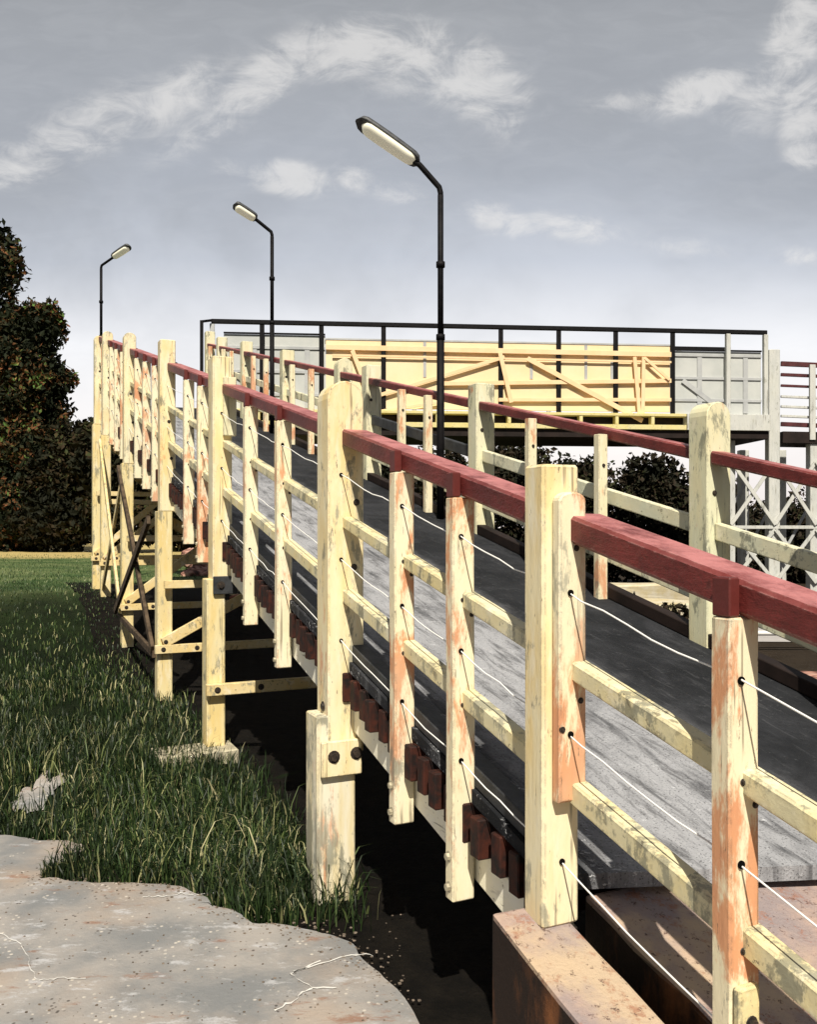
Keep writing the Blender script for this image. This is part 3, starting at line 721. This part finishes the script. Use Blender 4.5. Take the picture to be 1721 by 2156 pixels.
# ================================================================== LAMPS
def lamp(pole_uv, Y, foot_z, arm_uv, tip_uv, dY, label, Yd=0.0):
    """pole at a world spot; arm rises from the bend to the head"""
    bend = PX(*pole_uv, Y); root = empty('street_lamp', (bend.x, Y, foot_z), label, 'street lamp', 'lamps along the ramp')
    a = PX(*arm_uv, Y + dY * .35); tip = PX(*tip_uv, Y + dY)
    h = bend.z - foot_z
    bm = bmesh.new(); cyl(bm, (bend.x, Y, foot_z), (bend.x, Y, foot_z + h * .55), .029, 12); cyl(bm, (bend.x, Y, foot_z + h * .55), (bend.x, Y, bend.z - .05), .0225, 12)
    p = obj('pole', bm, M['black'], root, (bend.x, Y, foot_z))
    bm = bmesh.new()
    for z in (foot_z + h * .55, foot_z + h * .77): cyl(bm, (bend.x, Y, z - .02), (bend.x, Y, z + .02), .034, 12)
    obj('collar', bm, M['black'], p)
    bm = bmesh.new(); d = (a - bend).normalized()
    tube(bm, [Vector((bend.x, Y, bend.z - .06)), Vector((bend.x, Y, bend.z - .03)), bend + d * .015, bend + d * .06, a, a + (tip - a).normalized() * .06], .021, 10); obj('arm', bm, M['black'], root)
    ax = (tip - a); L = ax.length; ax.normalize(); sd = ax.cross(UP).normalized(); n = sd.cross(ax)
    if n.z < 0: n = -n
    # head: rounded grey trough over an opal bowl, rolled a little so the bowl faces the path below
    ax = tip - a; L = ax.length; ax.normalize(); n = Vector((0, .40, .92)); n = (n - ax * n.dot(ax)).normalized(); sd = ax.cross(n)
    def shell(hgt, w0, l0, l1, sign):
        bm = bmesh.new(); N = 16; rings = []
        for i in range(N + 1):
            k = i / N; e = min(1, math.sqrt(max(.02, 1 - (max(0, abs(k - .5) - .36) / .14) ** 2))) * (.80 + .20 * math.sin(math.pi * (.1 + .65 * k)))
            rings.append([bm.verts.new(a + ax * (L * (l0 + (l1 - l0) * k)) + sd * (math.cos(math.pi * j / 12) * w0 * e) + n * (sign * hgt * e * math.sin(math.pi * j / 12) ** (.45 if sign > 0 else .7))) for j in range(13)])
        for A_, B_ in zip(rings, rings[1:]):
            for j in range(12): bm.faces.new((A_[j], A_[j + 1], B_[j + 1], B_[j])).smooth = True
            bm.faces.new((A_[0], B_[0], B_[12], A_[12]))
        bm.faces.new(rings[0]); bm.faces.new(rings[-1]); bmesh.ops.recalc_face_normals(bm, faces=bm.faces[:])
        return bm
    obj('lamp_head', shell(.066, .066, .0, 1.0, 1), M['lamphead'], root)
    obj('diffuser', shell(.040, .058, .06, .90, -1), M['lens'], root)
    return root
lamp((928, 398), 6.55, RZ((6.55 - .73) / .9064, 1.45), (884, 348), (749, 254), -.10, 'tallest lamp nearest the camera, its long grey head pointing up left')
lamp((573, 490), 10.75, RZ((10.75 - .73) / .9064, 1.45), (541, 464), (491, 432), -.22, 'middle lamp of the three, small head turned left, above the red rails')
lamp((213, 560), 14.6, 3.24, (236, 544), (274, 519), -.30, 'farthest lamp over the head of the ramp, its head turned right')

# ================================================================== FOOTBRIDGE SPAN
YL, YR = 17.0, 18.0
PL, PR = PX(445, 1110, YL), PX(1615, 1110, YR)
BE = Vector((PR.x - PL.x, PR.y - PL.y, 0)).normalized(); BN = Vector((-BE.y, BE.x, 0))
def s_of(u):
    r = (u - CU) / F; return (r * PL.y - PL.x) / (BE.x - r * BE.y)
def bz(v, Y=17.5): return H + (CV - v) * Y / F
def BP(s, dn, z): return Vector((PL.x + BE.x * s + BN.x * dn, PL.y + BE.y * s + BN.y * dn, z))
LEN = s_of(1615)
span = empty('footbridge', BP(LEN / 2, 0, 3.4), 'footbridge span with yellow and grey side screens inside a black steel railing', 'footbridge')
def bbox(bm, s0, s1, n0, n1, z0, z1, bev=.006):
    box_f(bm, BP((s0 + s1) / 2, (n0 + n1) / 2, (z0 + z1) / 2), (BE, BN, UP), ((s1 - s0) / 2, (n1 - n0) / 2, (z1 - z0) / 2), bev)
ZT = 5.535
for k, dn in enumerate((0, 1.7)):
    bm = bmesh.new(); bbox(bm, 0, LEN, dn - .04, dn + .04, ZT - .085, ZT, .01); obj('top_rail', bm, M['black'], span)
    us = [447, 552, 677, 808, 930, 1055, 1177, 1297, 1417] if k == 0 else [470, 590, 735, 890, 1042, 1200, 1350, 1500]
    for u in us:
        s = s_of(u); bm = bmesh.new(); bbox(bm, s - .046, s + .046, dn - .022, dn + .022, 3.78, ZT - .086, .006)
        obj('rail_post', bm, M['black'] if k == 0 and u not in (447, ) else M['gbar'], span)
for u in (1533, 1612):
    s = s_of(u); bm = bmesh.new(); bbox(bm, s - .045, s + .045, -.045, .045, 3.40, ZT - .086, .006); obj('rail_post', bm, M['grey'], span)
sy0, sy1 = s_of(686), s_of(1413)
bm = bmesh.new(); bbox(bm, sy0, sy1, .030, .060, 3.84, 5.22); pn = obj('side_screen', bm, M['panel'], span)
for z in (5.20,):
    bm = bmesh.new(); bbox(bm, sy0, sy1, .018, .0295, z - .018, z + .018, .003); obj('cover_strip', bm, M['gbar'], pn)
for u in (895, 1120, 1235, 1290):
    s = s_of(u); bm = bmesh.new(); bbox(bm, s - .03, s + .03, .020, .0295, 4.47, 5.17 if u in (895, 1045, 1235, 1380) else 4.84, .003); obj('cover_strip', bm, M['gbar'], pn)
for (u0, u1, vt) in ((470, 685, 712), (1421, 1608, 730)):
    s0, s1 = s_of(u0), s_of(u1); bm = bmesh.new(); bbox(bm, s0, s1, .10, .13, 3.80, bz(vt)); gp = obj('side_screen', bm, M['gpanel'], span)
    for z in (5.02, 4.55, 4.10):
        bm = bmesh.new(); bbox(bm, s0, s1, .075, .0995, z - .03, z + .03, .004); obj('cover_strip', bm, M['gbar'], gp)
    for k in (.3, .82):
        s = s0 + (s1 - s0) * k; bm = bmesh.new(); bbox(bm, s - .05, s + .05, .077, .0985, 3.84, 4.98, .004); obj('cover_strip', bm, M['gbar'], gp)
    bm = bmesh.new(); bar(bm, BP(s0 + .2, .07, 4.5), BP(s0 + (s1 - s0) * .55, .07, 3.9), .012, .10, UP); obj('cover_strip', bm, M['gbar'], gp)
    bm = bmesh.new(); bbox(bm, s0, s1, .06, .10, bz(vt) + .002, bz(vt) + .035, .004); obj('cover_strip', bm, M['black'], gp)
# orange timber truss on the near face
def BV(u, v, dn): s = s_of(u); p = BP(s, dn, 0); return Vector((p.x, p.y, bz(v, p.y)))
truss = [(686, 731, 1413, 747, .12, -.06), (700, 748, 1413, 763, .05, -.062), (930, 808, 1413, 802, .10, -.064), (1050, 842, 1413, 842, .085, -.066),
         (1110, 755, 1352, 886, .115, -.10), (1052, 742, 1076, 848, .10, -.12), (1335, 752, 1345, 872, .09, -.12), (1354, 752, 1352, 872, .09, -.121), (1356, 754, 1408, 800, .07, -.14),
         (742, 738, 774, 822, .10, -.12), (1062, 752, 800, 832, .085, -.10), (790, 868, 930, 846, .07, -.10)]
for (u0, v0, u1, v1, th, dn) in truss:
    bm = bmesh.new(); dn *= .45; bar(bm, BV(u0, v0, dn), BV(u1, v1, dn), .022, th * .85, UP, .004); obj('truss_timber', bm, M['chord'], span)
# girder
zf = 3.80
bm = bmesh.new(); bbox(bm, -.4, s_of(1440), -.16, 1.9, zf - .07, zf - .012); bbox(bm, -.4, s_of(1440), -.16, 1.9, 3.46, 3.56); 
for u in range(470, 1440, 75):
    s = s_of(u); bbox(bm, s - .035, s + .035, -.15, .02, 3.562, zf - .072)
obj('girder', bm, M['girder'], span)
bm = bmesh.new(); bbox(bm, -.4, s_of(1440), .03, 1.8, 3.562, zf - .072); obj('web', bm, M['dark'], span)
bm = bmesh.new(); bbox(bm, -.4, LEN, -.10, 1.85, 3.30, 3.455); obj('bottom_beam', bm, M['dark'], span)
bm = bmesh.new(); bbox(bm, s_of(1440) + .01, LEN, -.16, 1.9, 3.46, zf - .012); obj('girder', bm, M['grey'], span)
# black end bracket on the left
bm = bmesh.new(); bar(bm, BP(0, -.02, ZT - .03), BP(-.14, -.3, ZT - .12), .05, .05); bar(bm, BP(-.14, -.3, ZT - .10), BP(-.14, -.3, 4.4), .06, .06, BE); obj('top_rail', bm, M['black'], span)

# ================================================================== RIGHT TOWER AND ITS RAILING
tw = empty('lattice_trestle', PX(1626, 1110, 18.2).to_2d().to_3d(), 'grey lattice trestle with crossed braces below the right end of the footbridge', 'trestle')
YT = 18.25
TU = [1535, 1627, 1712, 1800]
for i, u in enumerate(TU):
    x = (u - CU) / F * YT; top = bz(738, YT) if i == 1 else 3.3
    bm = bmesh.new(); box_f(bm, Vector((x, YT, top / 2)), (Vector((1, 0, 0)), Vector((0, 1, 0)), UP), (.115 if i == 1 else .10, .11, top / 2), .01); obj('leg', bm, M['grey'], tw)
    bm = bmesh.new(); box_f(bm, Vector((x, YT + 1.6, 1.62)), (Vector((1, 0, 0)), Vector((0, 1, 0)), UP), (.10, .10, 1.62), .01); obj('leg', bm, M['grey'], tw)
for u0, u1 in zip(TU, TU[1:]):
    x0, x1 = (u0 - CU) / F * YT, (u1 - CU) / F * YT
    for (za, zb2) in ((.35, 1.45), (1.55, 2.85)):
        bm = bmesh.new(); bar(bm, (x0, YT - .13, za), (x1, YT - .13, zb2), .03, .075, UP); obj('brace', bm, M['grey'], tw)
        bm = bmesh.new(); bar(bm, (x0, YT - .165, zb2), (x1, YT - .165, za), .03, .075, UP); obj('brace', bm, M['grey'], tw)
    bm = bmesh.new(); bar(bm, (x0, YT + 1.45, .9), (x1, YT + 1.45, 2.5), .03, .06, UP); obj('brace', bm, M['gbar'], tw)
bm = bmesh.new(); x0, x1 = (1535 - CU) / F * YT, (1800 - CU) / F * YT
bar(bm, (x0, YT - .13, 1.5), (x1, YT - .13, 1.5), .03, .07, UP); obj('cross_beam', bm, M['grey'], tw)
lr = empty('landing_railing', PX(1645, 1110, 18.2).to_2d().to_3d() + Vector((.3, 0, 3.3)), 'dark red bar railing on a dark beam right of the footbridge', 'railing')
xa, xb = (1645 - CU) / F * 18.2, (1860 - CU) / F * 18.2
for v, m, th in ((766, 'darkred', .10), (789, 'darkred', .065), (812, 'darkred', .05), (835, 'grey', .05), (856, 'grey', .05), (876, 'grey', .05), (893, 'darkred', .09)):
    z = bz(v, 18.2); bm = bmesh.new(); bar(bm, (xa, 18.2, z), (xb, 18.2, z - .09), .05, th); obj('top_rail' if v == 766 else 'bar', bm, M[m], lr)
for u in (1711, 1790):
    x = (u - CU) / F * 18.1; bm = bmesh.new(); bar(bm, (x, 18.1, 3.3), (x, 18.1, bz(768, 18.1)), .12, .06, Vector((0, 1, 0))); obj('rail_post', bm, M['grey'], lr)
bm = bmesh.new(); bar(bm, (xa, 18.55, 3.36), (xb, 18.55, 3.32), .9, .24); obj('deck_beam', bm, M['dark'], lr)


# ================================================================== VEGETATION
def leaf_mesh(name, lobes, n, size, mat, parent, origin, droop=.3):
    rs = np.random.RandomState(int(abs(sum(l[0] * 13 + l[2] * 7 for l in lobes)) * 10) % 99991)
    vol = np.array([l[3] * l[4] * l[5] for l in lobes]) ** .72; pick = rs.choice(len(lobes), n, p=vol / vol.sum())
    L = np.array(lobes)[pick]
    d = rs.normal(size=(n, 3)); d /= np.linalg.norm(d, axis=1)[:, None]
    rr = np.clip(rs.beta(3.2, 1.1, n), 0, 1)[:, None] * (1 + .10 * rs.normal(size=(n, 1)))
    # clumps: pull the leaves toward clump centres so gaps open between them
    c = L[:, :3] + d * rr * L[:, 3:6]
    jit = np.array([[mnoise.noise((p[0] * .9 / size * .25, p[1] * .9 / size * .25, p[2] * .9 / size * .25))] for p in c])
    c += d * jit * size * 2.2
    t1 = rs.normal(size=(n, 3)); t1[:, 2] -= droop; t1 /= np.linalg.norm(t1, axis=1)[:, None]
    t2 = np.cross(t1, rs.normal(size=(n, 3))); t2 /= np.linalg.norm(t2, axis=1)[:, None]
    sz = size * rs.uniform(.55, 1.35, (n, 1))
    a, b = t1 * sz, t2 * sz * .55
    nn = np.cross(t1, t2) * sz * .18
    v = np.stack([c - a, c - a * .1 + b + nn, c + a, c - a * .1 - b + nn], 1).reshape(-1, 3)
    me = bpy.data.meshes.new(name)
    me.from_pydata((v).tolist(), [], [(4 * i, 4 * i + 1, 4 * i + 2, 4 * i + 3) for i in range(n)])
    return link(name, me, mat, parent, origin)
def tree(name, base, lobes, n, size, mat, label, cat, trunk_r=.0, group=None, limbs=True):
    root = empty(name, base, label, cat, group); base = Vector(base)
    leaf_mesh('crown', lobes, n, size, mat, root, base)
    if trunk_r:
        bm = bmesh.new(); top = max(l[2] for l in lobes)
        pts = [base + Vector((0, 0, -.3)), base + Vector((.1 * trunk_r, 0, (top - base.z) * .3)), base + Vector((-.4 * trunk_r, .2, (top - base.z) * .6)), Vector((base.x, base.y, top))]
        tube(bm, pts, 0, 9, [trunk_r * 1.3, trunk_r, trunk_r * .7, trunk_r * .2])
        tk = obj('trunk', bm, M['bark'], root, base)
        for l in lobes:
            st = pts[1].lerp(pts[2], rnd.random()); e = Vector(l[:3]); b2 = bmesh.new()
            tube(b2, [st, st.lerp(e, .5) + Vector((0, 0, .2 * trunk_r)), e], 0, 6, [trunk_r * .4, trunk_r * .25, trunk_r * .08]); obj('limb', b2, M['bark'], tk)
    return root
def lobes_px(Y, items, depth=.8):
    out = []
    for (u, v, ru, rv) in items:
        p = PX(u, v, Y); rx, rz = ru * Y / F, rv * Y / F
        out.append((p.x, p.y + rnd.uniform(-.5, .5) * rx * .5, p.z, rx, max(rx, rz) * depth, rz))
    return out
def gz(u, Y): return terrain((u - CU) / F * Y, Y)
# tall autumn tree at the left edge
Y = 36
tree('tree', ((-130 - CU) / F * Y, Y, gz(-130, Y)), lobes_px(Y, [(-150, 560, 150, 140), (-20, 520, 55, 60), (15, 560, 42, 55), (-5, 640, 40, 70), (-90, 800, 150, 170), (-40, 950, 110, 160), (-200, 950, 150, 180), (-60, 1080, 120, 80)]),
     34000, .145, M['leaf'], 'tall dark autumn tree at the left edge rising above its neighbour', 'tree', .45)
Y = 35
tree('tree', ((70 - CU) / F * Y, Y, gz(70, Y)), lobes_px(Y, [(60, 700, 62, 60), (105, 690, 34, 52), (50, 800, 85, 90), (112, 800, 44, 44), (100, 868, 46, 42), (30, 930, 95, 110), (90, 990, 80, 110), (40, 1080, 120, 80)]),
     34000, .13, M['leaf'], 'shorter rust and green tree left of the lamp, beside the taller tree', 'tree', .35)
Y = 34
tree('shrub', ((165 - CU) / F * Y, Y, gz(165, Y)), lobes_px(Y, [(160, 955, 62, 70), (195, 960, 45, 70), (120, 1010, 70, 80), (180, 1050, 75, 80), (130, 1100, 90, 62)]),
     16000, .13, M['hedge'], 'dark round shrub between the left trees and the first ramp posts', 'shrub', .12)
for i, (u, Y, top, w_, lab) in enumerate([(275, 33, 905, 85, 'dark brown shrub seen between the farthest yellow ramp posts'), (390, 34, 930, 80, 'dark shrub seen under the head of the ramp, behind its crossed braces'),
                                          (520, 36, 960, 90, 'dark shrub behind the ramp below the left end of the footbridge')]):
    tree('shrub', ((u - CU) / F * Y, Y, gz(u, Y)), lobes_px(Y, [(u - 20, (top + 1100) / 2, w_, (1140 - top) / 2), (u + 35, (top + 1110) / 2, w_ * .7, (1110 - top) / 2), (u, 1080, w_ * 1.1, 75)]),
         5500, .19, M['hedge'], lab, 'shrub', .1, 'shrubs behind the ramp')
bushes = [(800, 26, 935, 90, 'low dark bush under the footbridge behind the middle of the ramp'), (930, 25, 940, 70, 'dark bush right behind the pole of the tallest lamp'), (1080, 24, 918, 95, 'wide dark bush under the footbridge, left of the rusty far balusters'),
          (1225, 23, 960, 80, 'dark bush between the two rusty balusters of the far railing'), (1375, 22, 958, 78, 'round dark reddish bush just left of the round topped far post'), (1590, 25, 1052, 70, 'low dark bush behind the lattice trestle legs'),
          (1700, 24, 1040, 75, 'low dark bush at the right edge behind the trestle'), (1490, 23, 1000, 80, 'dark bush partly hidden by the round topped far post')]
for (u, Y, top, w_, lab) in bushes:
    tree('bush', ((u - CU) / F * Y, Y, 0), lobes_px(Y, [(u - w_ * .35, top + 70, w_ * .7, 70), (u + w_ * .3, top + 62, w_ * .6, 62), (u, top + 130, w_ * 1.05, 100), (u + w_ * .1, 1185, w_ * 1.1, 60)]),
         9000, .085, M['bush'], lab, 'bush', .07, 'bushes below the footbridge')

# ================================================================== GROUND ITEMS BEYOND THE RAMP
def slab(name, u0, u1, v, Y, h, dep, m, label, cat, bev=.03, kids=()):
    x0, x1 = (u0 - CU) / F * Y, (u1 - CU) / F * Y
    bm = bmesh.new(); box_f(bm, Vector(((x0 + x1) / 2, Y + dep / 2, h / 2 - .02)), (Vector((1, 0, 0)), Vector((0, 1, 0)), UP), ((x1 - x0) / 2, dep / 2, h / 2 + .02), bev)
    bmesh.ops.subdivide_edges(bm, edges=bm.edges[:], cuts=5, use_grid_fill=True)
    for q in bm.verts:
        k = Vector(q.co) * 1.9; q.co += Vector((0, mnoise.noise(k) * .08, mnoise.noise(k + Vector((9, 0, 0))) * .05))
    o = obj(name, bm, m, None, ((x0 + x1) / 2, Y, 0)); tagit(o, label, cat); return o
slab('stone_ledge', 1180, 1520, 0, 16.6, .42, .7, M['sandstone'], 'upper buff stone ledge seen between the rusty far baluster and round topped post', 'stone ledge')
slab('stone_ledge', 1290, 1560, 0, 14.2, .26, .8, M['sandstone'], 'lower buff stone ledge in front of the upper one', 'stone ledge')
for (u, Y, n) in ((1320, 15.6, 350), (1400, 13.7, 300), (1350, 13.5, 260)):
    p = PX(u, 1110, Y); z0 = .08
    tree('weed', (p.x, Y, 0), [(p.x, Y, .13, .35, .2, .16), (p.x + .25, Y, .1, .2, .15, .12)], n, .06, M['bush'],
         {1320: 'dark weeds growing behind the lower stone ledge', 1400: 'dark weeds at the right foot of the lower stone ledge', 1350: 'small dark weeds at the left foot of the lower stone ledge'}[u], 'plant', .012)
def sheet(name, pts, z, m):
    bm = bmesh.new(); vs = [bm.verts.new((p[0], p[1], z)) for p in pts]; f = bm.faces.new(vs)
    if f.normal.z < 0: f.normal_flip()
    bm.normal_update()
    for f in bm.faces:
        if f.normal.z < 0: f.normal_flip()
    structure(name, bm, m)
sheet('path', [(2.6, 11.6), (9, 11.2), (12, 13.2), (3, 13.2)], .004, M['path'])
sheet('gravel_bed', [(2.3, 7.4), (6.5, 7.2), (6.5, 9.0), (2.6, 9.2)], .004, M['gravel'])
# low white pipe rail on the far side
lp = empty('low_rail', (4.6, 10.6, 0), 'low white pipe rail on short posts beyond the far railing', 'railing')
for z in (.22, .42):
    bm = bmesh.new(); cyl(bm, (3.8, 10.6, z), (7.4, 10.6, z), .03, 8); obj('pipe', bm, M['wire'], lp)
for x in (3.9, 5.2, 6.5):
    bm = bmesh.new(); cyl(bm, (x, 10.6, -.05), (x, 10.6, .46), .035, 8); obj('post', bm, M['wire'], lp)
# red brick steps under the ramp
st = empty('brick_steps', PX(530, 1110, 11.6).to_2d().to_3d(), 'red brick steps glimpsed below the ramp between two trestles', 'steps')
for i, (h, dy) in enumerate(((.18, 0), (.36, .4), (.54, .8))):
    x0, x1 = (470 - CU) / F * 11.8, (620 - CU) / F * 11.8
    bm = bmesh.new(); box_f(bm, Vector(((x0 + x1) / 2, 11.4 + dy + .2, h / 2)), (Vector((1, 0, 0)), Vector((0, 1, 0)), UP), ((x1 - x0) / 2, .199, h / 2), .01); obj('step', bm, M['pinkslab'] if i == 1 else M['brick'], st)
# bank of pink rubble
rb = np.random.RandomState(4); bm = bmesh.new()
for i in range(420):
    u = rb.uniform(395, 560); Y = rb.uniform(17, 26); p = Vector(((u - CU) / F * Y, Y, 0)); hgt = .95 * math.sin(math.pi * (Y - 16) / 12)
    r = rb.uniform(.07, .2); b2 = bmesh.new(); bmesh.ops.create_icosphere(b2, subdivisions=1, radius=r)
    for v in b2.verts: v.co = Vector((v.co.x * 1.3, v.co.y, v.co.z * .7)) * (1 + .3 * mnoise.noise(v.co * 9 + Vector((i, 0, 0)))) + p + Vector((0, 0, max(terrain(p.x, p.y), hgt * .9)))
    merge(bm, b2)
rub = obj('rubble', bm, M['gravel']); rub['kind'] = 'stuff'; tagit(rub, 'bank of pinkish rubble beyond the ramp, seen between its legs', 'rubble')

# loose grit and pebbles on the slab and along its broken edge
rp = np.random.RandomState(8); bm = bmesh.new()
def grit(x, y, z, r_):
    b2 = bmesh.new(); bmesh.ops.create_icosphere(b2, subdivisions=1, radius=r_)
    q = Vector((rp.uniform(0, 9), rp.uniform(0, 9), 0))
    for v in b2.verts: v.co = Vector((v.co.x * 1.2, v.co.y, v.co.z * .6)) * (1 + .5 * mnoise.noise(v.co / r_ + q)) + Vector((x, y, z + r_ * .3))
    merge(bm, b2)
for i in range(420):
    a = edge[rp.randint(3, len(edge) - 1)]; k = rp.randint(3, len(edge) - 2); p = edge[k].lerp(edge[k + 1], rp.rand())
    grit(p.x + rp.normal() * .05, p.y - abs(rp.normal()) * .07 + .03, .029, rp.uniform(.0015, .0065))
for i in range(260):
    p = PG(rp.uniform(-20, 850), rp.uniform(1930, 2190)); grit(p.x, p.y, .030, rp.uniform(.0012, .0045))
gr = obj('grit', bm, simple('brown_grit', (.05, .04, .03), (.24, .19, .15), 60, .9, .2)); gr['kind'] = 'stuff'; tagit(gr, 'loose brown grit scattered over the concrete pavement and its ragged edge', 'grit')

# ================================================================== GRASS
def inside(poly, x, y):
    c = False; j = len(poly) - 1
    for i in range(len(poly)):
        xi, yi = poly[i]; xj, yj = poly[j]
        if (yi > y) != (yj > y) and x < (xj - xi) * (y - yi) / (yj - yi) + xi: c = not c
        j = i
    return c
rs = np.random.RandomState(21)
B = []
def try_blade(x, y, hmin, hmax, wmul=1.0):
    dx, dy = x - 1.398, y
    t = dx * AX + dy * AY; wd = dx * AY - dy * AX
    lim = -.16 + .16 * sst(3.2, 4.6, t) + .12 * mnoise.noise((x * 3, y * 3, 1))
    if lim < wd < 2.6 and t < 15 and rs.rand() < min(1, .55 + (wd - lim) * 3): return
    if 0 <= lim - wd < .12 and rs.rand() < .3: return
    if y < 5 and inside(PAVE, x, y): return
    if y < 6:
        u, v = CU + F * x / y, CV + F * H / y
        for (c, r) in PATCH:
            if ((u - c[0]) / r[0]) ** 2 + ((v - c[1]) / r[1]) ** 2 < .8 and rs.rand() < .86: return
            if abs(u - c[0]) < r[0] and 0 < v - c[1] < r[1] * 2.2 and rs.rand() < .75: return
    h = rs.uniform(hmin, hmax) * (.65 + .7 * (mnoise.noise((x * 1.4, y * 1.4, 7)) * .5 + .5))
    B.append((x, y, terrain(x, y) - .01, h, rs.uniform(0, 6.283), rs.uniform(.1, .75), rs.uniform(.0016, .0038) * wmul * (1 + y * .06)))
for i in range(120000):
    y = 1 / rs.uniform(1 / 30.0, 1 / 3.3); x = rs.uniform(-.62 * y - .6, .12 * y)
    k = 1 - sst(6, 11, y)
    if y > 9 and rs.rand() < .25: continue
    if y < 9 and mnoise.noise((x * 1.7, y * 1.3, 11)) > .12 + .5 * rs.rand(): continue
    try_blade(x, y, .03 + .028 * k, .055 + .08 * k)
for i in range(5000):                                  # ragged fringe of long stems and the tuft at the round topped post
    y = rs.uniform(3.2, 5.2); x = rs.uniform(-2.4, .1); try_blade(x, y, .12, .26, .8)
TB = PG(665, 1890)
for i in range(260):
    x, y = TB.x + rs.normal() * .09, TB.y + rs.normal() * .08
    if inside(PAVE, x, y): continue
    B.append((x, y, -.01, rs.uniform(.06, .21), rs.uniform(0, 6.283), rs.uniform(.25, .9), rs.uniform(.003, .0055)))
B = np.array(B); n = len(B)
d = np.stack([np.cos(B[:, 4]), np.sin(B[:, 4]), np.zeros(n)], 1); s = np.stack([-d[:, 1], d[:, 0], d[:, 2]], 1)
# turn each blade's flat side at random
ph = rs.uniform(0, 6.283, n); s = np.stack([np.cos(ph), np.sin(ph), np.zeros(n)], 1)
bs = B[:, :3]; h = B[:, 3:4]; ln = B[:, 5:6]; wd = B[:, 6:7]; z = np.array([[0, 0, 1.0]])
m1 = bs + z * h * .5 + d * h * ln * .18; m2 = bs + z * h * .85 + d * h * ln * .5; tp = bs + z * h * (1.05 - .25 * ln) + d * h * ln
V = np.stack([bs - s * wd, bs + s * wd, m1 - s * wd * .9, m1 + s * wd * .9, m2 - s * wd * .55, m2 + s * wd * .55, tp], 1).reshape(-1, 3)
Fc = []
for i in range(n):
    k = 7 * i; Fc += [(k, k + 1, k + 3, k + 2), (k + 2, k + 3, k + 5, k + 4), (k + 4, k + 5, k + 6)]
me = bpy.data.meshes.new('grass'); me.from_pydata(V.tolist(), [], Fc); me.shade_smooth()
go = link('grass', me, M['grass']); go['kind'] = 'stuff'; tagit(go, 'rough green grass growing between the pavement and the ramp legs', 'grass')
